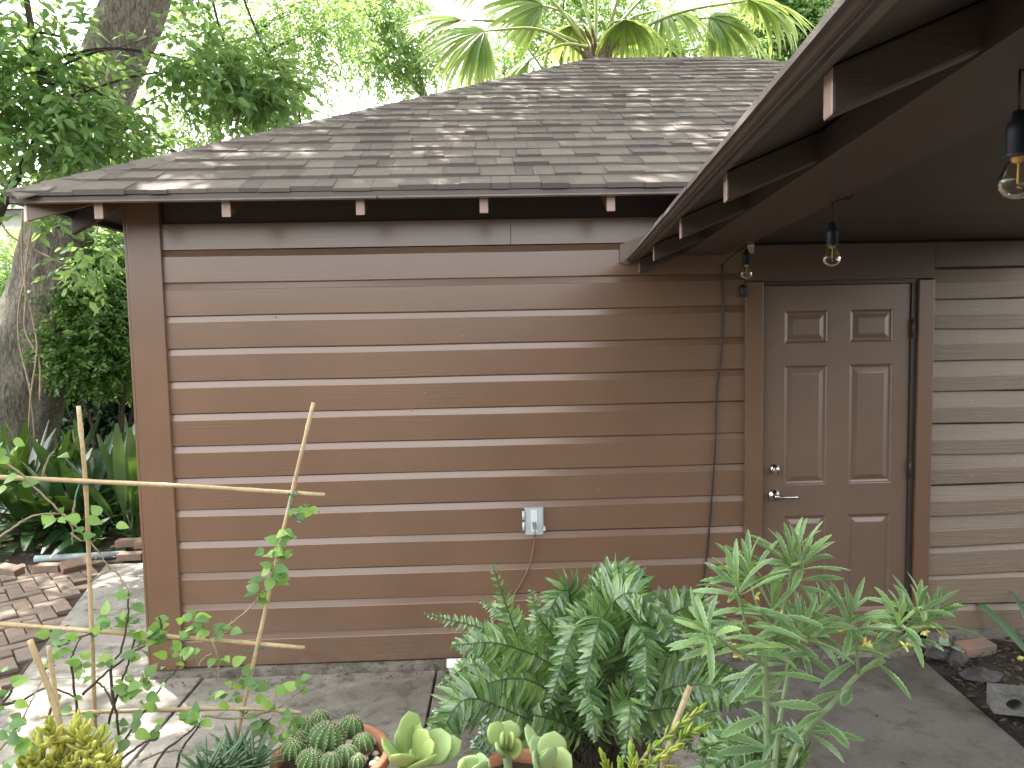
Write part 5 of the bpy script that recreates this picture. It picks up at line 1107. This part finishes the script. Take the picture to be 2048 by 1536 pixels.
for (u, v, ul, vl) in ((1531, 1400, 1460, 1405), (1531, 1410, 1640, 1425), (1532, 1430, 1455, 1480), (1534, 1500, 1450, 1515), (1540, 1500, 1440, 1470), (1531, 1345, 1500, 1400), (1700, 1380, 1690, 1420), (1550, 1520, 1480, 1560), (1560, 1450, 1600, 1500), (1640, 1440, 1690, 1500)):
    p, e = at(u, v, 1.31), at(ul, vl, 1.27); g.leaf(p, e-p+Vector((0, 0, .02)), (0, -.6, .8), (e-p).length*1.05, .019, lp, 19, .5, .4, 0, .13)
lo_ = build(g, "leaves", L_shrub, ser); ea = lo_.data.attributes.new("edge", 'FLOAT', 'POINT'); ea.data.foreach_set('value', [0.0 if k % 3 == 1 else 1.0 for k in range(len(g.v))])
for (u, v) in ((1512, 1190), (1470, 1300), (1478, 1312), (1588, 1300), (1600, 1285), (1728, 1285), (1735, 1290), (1810, 1292), (1815, 1285), (1686, 1262), (1560, 1230), (1462, 1290), (1850, 1262)):
    p = at(u, v, 1.30); fl = MB()
    for k in range(4): fl.leaf(p, rv(1)+Vector((0, -.4, 0)), (0, -1, .5), .012, .005, None, 3, .3)
    build(fl, "yellow_bud", M_bud, ser)

pk = MB(); p, e = at(1872, 1253, 1.38), at(1893, 1275, 1.37); pk.tube([p, p.lerp(e, .5), e], [.003, .0045, .006], 10); build(pk, "pink_flower", plain("pink_petal", (0.62, 0.33, 0.28), .6, 0, .1, 30, 0), ser)
pot("clay pot of the serrated shrub, below the picture", Vector((at(1540, 1580, 1.32).x, -2.69, BZ)), .10, .10)

# ================================================================== BAMBOO TRELLIS + climbing plant
trel = thing("bamboo_trellis", "trellis of thin tan bamboo canes tied with green wire", "trellis", tuple(at(190, 1560, 1.5)))
def cane(pts, r=.0047):
    r *= .9; P3 = [at(*q) for q in pts]; line = bez(P3, 10); n = len(line); g = MB(); rr4 = []
    for i in range(n): rr4.append(r*(1.0+(.22 if i % 7 == 3 else 0)+.05*math.sin(i)))
    g.tube(line, rr4, 10); build(g, "cane", M_bamboo, trel)
cane([(157, 812, 1.50), (172, 980, 1.5), (181, 1200, 1.5), (190, 1450, 1.5), (193, 1560, 1.5)]); cane([(627, 805, 1.55), (588, 970, 1.53), (540, 1180, 1.51), (487, 1415, 1.5), (455, 1560, 1.5)], .0045)
cane([(-30, 953, 1.47), (165, 962, 1.488), (400, 974, 1.51), (650, 990, 1.54)], .0052); cane([(-30, 1246, 1.47), (185, 1262, 1.488), (400, 1278, 1.50), (610, 1296, 1.52)], .005)
cane([(80, 1433, 1.488), (190, 1424, 1.488), (480, 1417, 1.49), (602, 1425, 1.5)], .0045)
cane([(60, 1280, 1.33), (105, 1400, 1.33), (150, 1560, 1.33)], .0055); cane([(97, 1292, 1.36), (118, 1440, 1.36), (128, 1560, 1.36)], .0045); cane([(1380, 1372, 1.5), (1350, 1450, 1.48), (1310, 1580, 1.45)], .006) if False else None
g = MB()
for (u, v, d) in ((168, 962, 1.494), (586, 985, 1.522), (186, 1264, 1.494), (520, 1290, 1.51), (190, 1424, 1.49), (487, 1418, 1.497)):
    c = at(u, v, d); g = MB(); g.tube([c+Vector((math.cos(a)*.009, math.sin(a)*.009, .004*math.sin(a*2)-.003)) for a in np.linspace(0, 12.5, 26)], .0012, 5); build(g, 'wire_tie', M_tie, trel)
for a in ([(160, 966, 1.49), (152, 990, 1.48), (150, 1010, 1.48)], [(586, 985, 1.52), (580, 1010, 1.51), (592, 1040, 1.51), (604, 1045, 1.5)], [(517, 1293, 1.51), (505, 1303, 1.5), (488, 1302, 1.5)]): g = MB(); g.tube(bez([at(*q) for q in a], 5), .0016, 5); build(g, 'wire_tie', M_tie, trel)
g = MB(); c0 = at(1380, 1372, 1.5); g.tube([c0, at(1350, 1450, 1.48), at(1310, 1590, 1.45)], .0065, 10); tag(build(g, "bamboo_stake", M_bamboo), "short tan bamboo stake poking up in front of the fern", "stake")

cs = thing("climbing_shrub", "thin stemmed climbing shrub with lime green heart shaped leaves on the bamboo trellis", "climbing plant", tuple(at(150, 1590, 1.45)))
Z = lambda x, y, d: (x/3.413, 1100+y/3.413, d)      # measured on an enlarged crop
Y = lambda x, y, d: (x/3.413, 700+y/3.413, d)
dk = [[Z(-40, 1120, 1.4), Z(60, 990, 1.4), Z(130, 870, 1.41), Z(230, 740, 1.42)], [Z(820, 1560, 1.42), Z(800, 1150, 1.43), Z(780, 1080, 1.43), Z(720, 950, 1.44), Z(660, 900, 1.45)], [Z(600, 1560, 1.45), Z(720, 1240, 1.45), Z(830, 900, 1.46), Z(880, 760, 1.47), Z(920, 600, 1.48), Z(925, 560, 1.48)],
      [Z(640, 1560, 1.42), Z(540, 1170, 1.42), Z(500, 900, 1.42), Z(490, 760, 1.42), Z(510, 670, 1.42), Z(550, 600, 1.43)], [Z(700, 1560, 1.47), Z(830, 1330, 1.47), Z(960, 1140, 1.47), Z(1060, 990, 1.48), Z(1240, 770, 1.5)], [Z(820, 1440, 1.38), Z(960, 1330, 1.4), Z(1080, 1280, 1.42)],
      [Z(300, 820, 1.43), Z(420, 640, 1.44), Z(600, 580, 1.46), Z(740, 510, 1.47)], [Z(560, 990, 1.44), Z(700, 860, 1.45), Z(920, 690, 1.47), Z(1100, 605, 1.49)], [Z(780, 1080, 1.45), Z(760, 800, 1.46), Z(820, 700, 1.46), Z(870, 480, 1.47), Z(880, 290, 1.48)],
      [Z(0, 1060, 1.38), Z(160, 1020, 1.4), Z(330, 940, 1.41), Z(540, 1010, 1.43)], [Z(400, 1560, 1.35), Z(330, 1200, 1.38), Z(380, 960, 1.4), Z(340, 700, 1.41)], [Z(1200, 1560, 1.44), Z(1230, 1380, 1.45), Z(1320, 1250, 1.46), Z(1400, 1150, 1.47)], [Z(1080, 600, 1.5), Z(1100, 520, 1.5), Z(1085, 455, 1.5)],
      [Z(1700, 1300, 1.5), Z(1790, 1200, 1.5), Z(1850, 1150, 1.5)], [Z(1020, 1560, 1.4), Z(1100, 1400, 1.42), Z(1280, 1250, 1.44), Z(1390, 1160, 1.46)]]
tn = [[Z(620, 210, 1.5), Z(760, 140, 1.5), Z(830, 200, 1.5), Z(880, 290, 1.49)], [Y(-40, 700, 1.45), Y(200, 900, 1.46), Y(430, 1120, 1.48), Y(620, 1310, 1.49), Y(760, 1500, 1.5)], [Y(-40, 1310, 1.42), Y(120, 1190, 1.43), Y(240, 1130, 1.44), Y(350, 1115, 1.45), Y(430, 1120, 1.46)], [Y(430, 1120, 1.47), Y(490, 1200, 1.47), Y(490, 1330, 1.47)], [Y(490, 1250, 1.47), Y(540, 1295, 1.47), Y(600, 1300, 1.48)],
      [Z(1000, 580, 1.5), Z(1200, 610, 1.5), Z(1400, 600, 1.5), Z(1580, 500, 1.51), Z(1700, 400, 1.51), Z(1800, 280, 1.51), Z(1850, 180, 1.51), Z(1870, 100, 1.51)], [Z(1450, 620, 1.48), Z(1490, 750, 1.48), Z(1485, 890, 1.48)], [Z(1360, 790, 1.47), Z(1380, 750, 1.47), Z(1450, 700, 1.47)], [Z(960, 1440, 1.42), Z(1080, 1390, 1.43), Z(1250, 1360, 1.44)], [Z(1400, 1130, 1.46), Z(1600, 1150, 1.48), Z(1850, 1100, 1.5), Z(2000, 1000, 1.5), Z(2080, 930, 1.5)], [Y(290, 860, 1.46), Y(330, 740, 1.46), Y(370, 690, 1.46)], [Y(500, 1110, 1.46), Y(510, 1050, 1.46), Y(505, 1030, 1.46)],
      [Z(0, 1370, 1.25), Z(90, 1240, 1.27), Z(200, 1060, 1.3), Z(280, 900, 1.33)]]
def stems_of(lst, mat, nm, r):
    for s in lst:
        g = MB(); b = bez([at(*q) for q in s], 6); b = [p+rv(.0012) for p in b]; g.tube(b, [r*(1-.5*i/(len(b)-1)) for i in range(len(b))], 6)
        for p in b[3::5]: d = (rv(1)).normalized()*.009; g.tube([p-d*.1, p+d], [.0012, .0003], 4)
        build(g, nm, mat, cs)
stems_of(dk, M_stemd, "stem", .0030); stems_of(tn, M_stemt, "stem", .0024)
heart = lambda t: (0.05 if t <= 0 else .98*math.sin(math.pi*min(1, t)**.62)+.02)
g = MB(); rnd = random.Random(77)
def vl(p, L, tipd=None):
    a = rnd.uniform(0, 6.28); d = Vector(tipd) if tipd else Vector((math.cos(a), math.sin(a)*.6-.2, rnd.uniform(-.5, .7)))
    g.tube([p, p+d.normalized()*L*.2], .0007, 4); g.leaf(p+d.normalized()*L*.2, d, Vector((0, -.75, .7))+rv(.45), L, L*.70, heart, 9, rnd.uniform(.2, .8), .18)
cl = [Y(110, 740, 1.45), Y(60, 640, 1.44), Y(370, 690, 1.46), Y(110, 880, 1.45), Y(680, 1230, 1.49), Y(740, 1160, 1.49), Y(660, 1260, 1.47), Y(400, 1130, 1.46), Y(540, 1130, 1.47), Z(380, 600, 1.43), Z(520, 590, 1.43), Z(740, 510, 1.46), Z(780, 460, 1.47), Z(900, 330, 1.48), Z(930, 470, 1.48), Z(920, 560, 1.48), Z(930, 640, 1.47), Z(960, 700, 1.47), Z(340, 700, 1.41), Z(440, 760, 1.41), Z(560, 830, 1.42), Z(640, 800, 1.43), Z(740, 770, 1.44), Z(60, 840, 1.38), Z(20, 960, 1.38), Z(90, 1060, 1.38), Z(200, 1130, 1.39), Z(100, 1180, 1.33), Z(350, 1170, 1.4), Z(520, 1080, 1.42), Z(460, 1000, 1.41),
      Z(860, 890, 1.45), Z(920, 900, 1.45), Z(1000, 880, 1.46), Z(940, 960, 1.45), Z(870, 1000, 1.45), Z(1060, 900, 1.47), Z(980, 1050, 1.44), Z(1060, 1050, 1.44), Z(830, 1180, 1.43), Z(1100, 540, 1.5), Z(1130, 570, 1.49), Z(1230, 560, 1.49), Z(1300, 500, 1.5), Z(1340, 540, 1.5), Z(1400, 540, 1.5), Z(1460, 520, 1.5), Z(1530, 540, 1.5), Z(1560, 560, 1.5), Z(1150, 640, 1.48), Z(1270, 650, 1.48), Z(1390, 690, 1.48), Z(1180, 740, 1.49), Z(1240, 740, 1.49), Z(1550, 760, 1.48), Z(1500, 700, 1.48), Z(1760, 310, 1.51), Z(1840, 150, 1.51), Z(1880, 150, 1.51), Z(1870, 40, 1.51), Z(1850, 0, 1.51),
      Z(1600, 940, 1.5), Z(1640, 900, 1.5), Z(1500, 1020, 1.49), Z(1600, 1040, 1.5), Z(1720, 980, 1.5), Z(1720, 900, 1.5), Z(1780, 1130, 1.5), Z(1860, 1040, 1.5), Z(1900, 1040, 1.5), Z(1960, 1000, 1.5), Z(2050, 940, 1.5), Z(1120, 1250, 1.43), Z(1180, 1190, 1.43), Z(1250, 1140, 1.44), Z(1330, 1130, 1.45), Z(1330, 1180, 1.45), Z(1820, 1220, 1.5), Z(1880, 1280, 1.5), Z(1830, 1300, 1.5), Z(1950, 1190, 1.5), Z(1780, 1400, 1.48), Z(920, 1240, 1.42), Z(780, 1320, 1.4), Z(60, 1290, 1.25), Z(30, 1180, 1.24), Z(110, 1400, 1.24), Z(20, 1420, 1.22), Z(2000, 1180, 1.51)]
cl += [(u+0, v, d) for u, v, d in ((600, 1010, 1.52), (630, 1025, 1.52), (612, 1035, 1.52), (570, 1060, 1.52), (553, 1085, 1.51), (556, 1110, 1.51), (548, 1145, 1.51), (540, 1155, 1.51), (512, 1195, 1.51))]
for q in cl:
    c = at(*q); near = q[2] < 1.3
    for k in range(rnd.choice((2, 3, 4))): vl(c+rv(.013), rnd.uniform(.017, .034)*(1.4 if near else 1))
build(g, "leaves", L_vine, cs)
pot("terracotta pot of the climbing shrub at the bottom left, below the picture", Vector((at(200, 1590, 1.47).x, -2.57, BZ)), .12, .04)
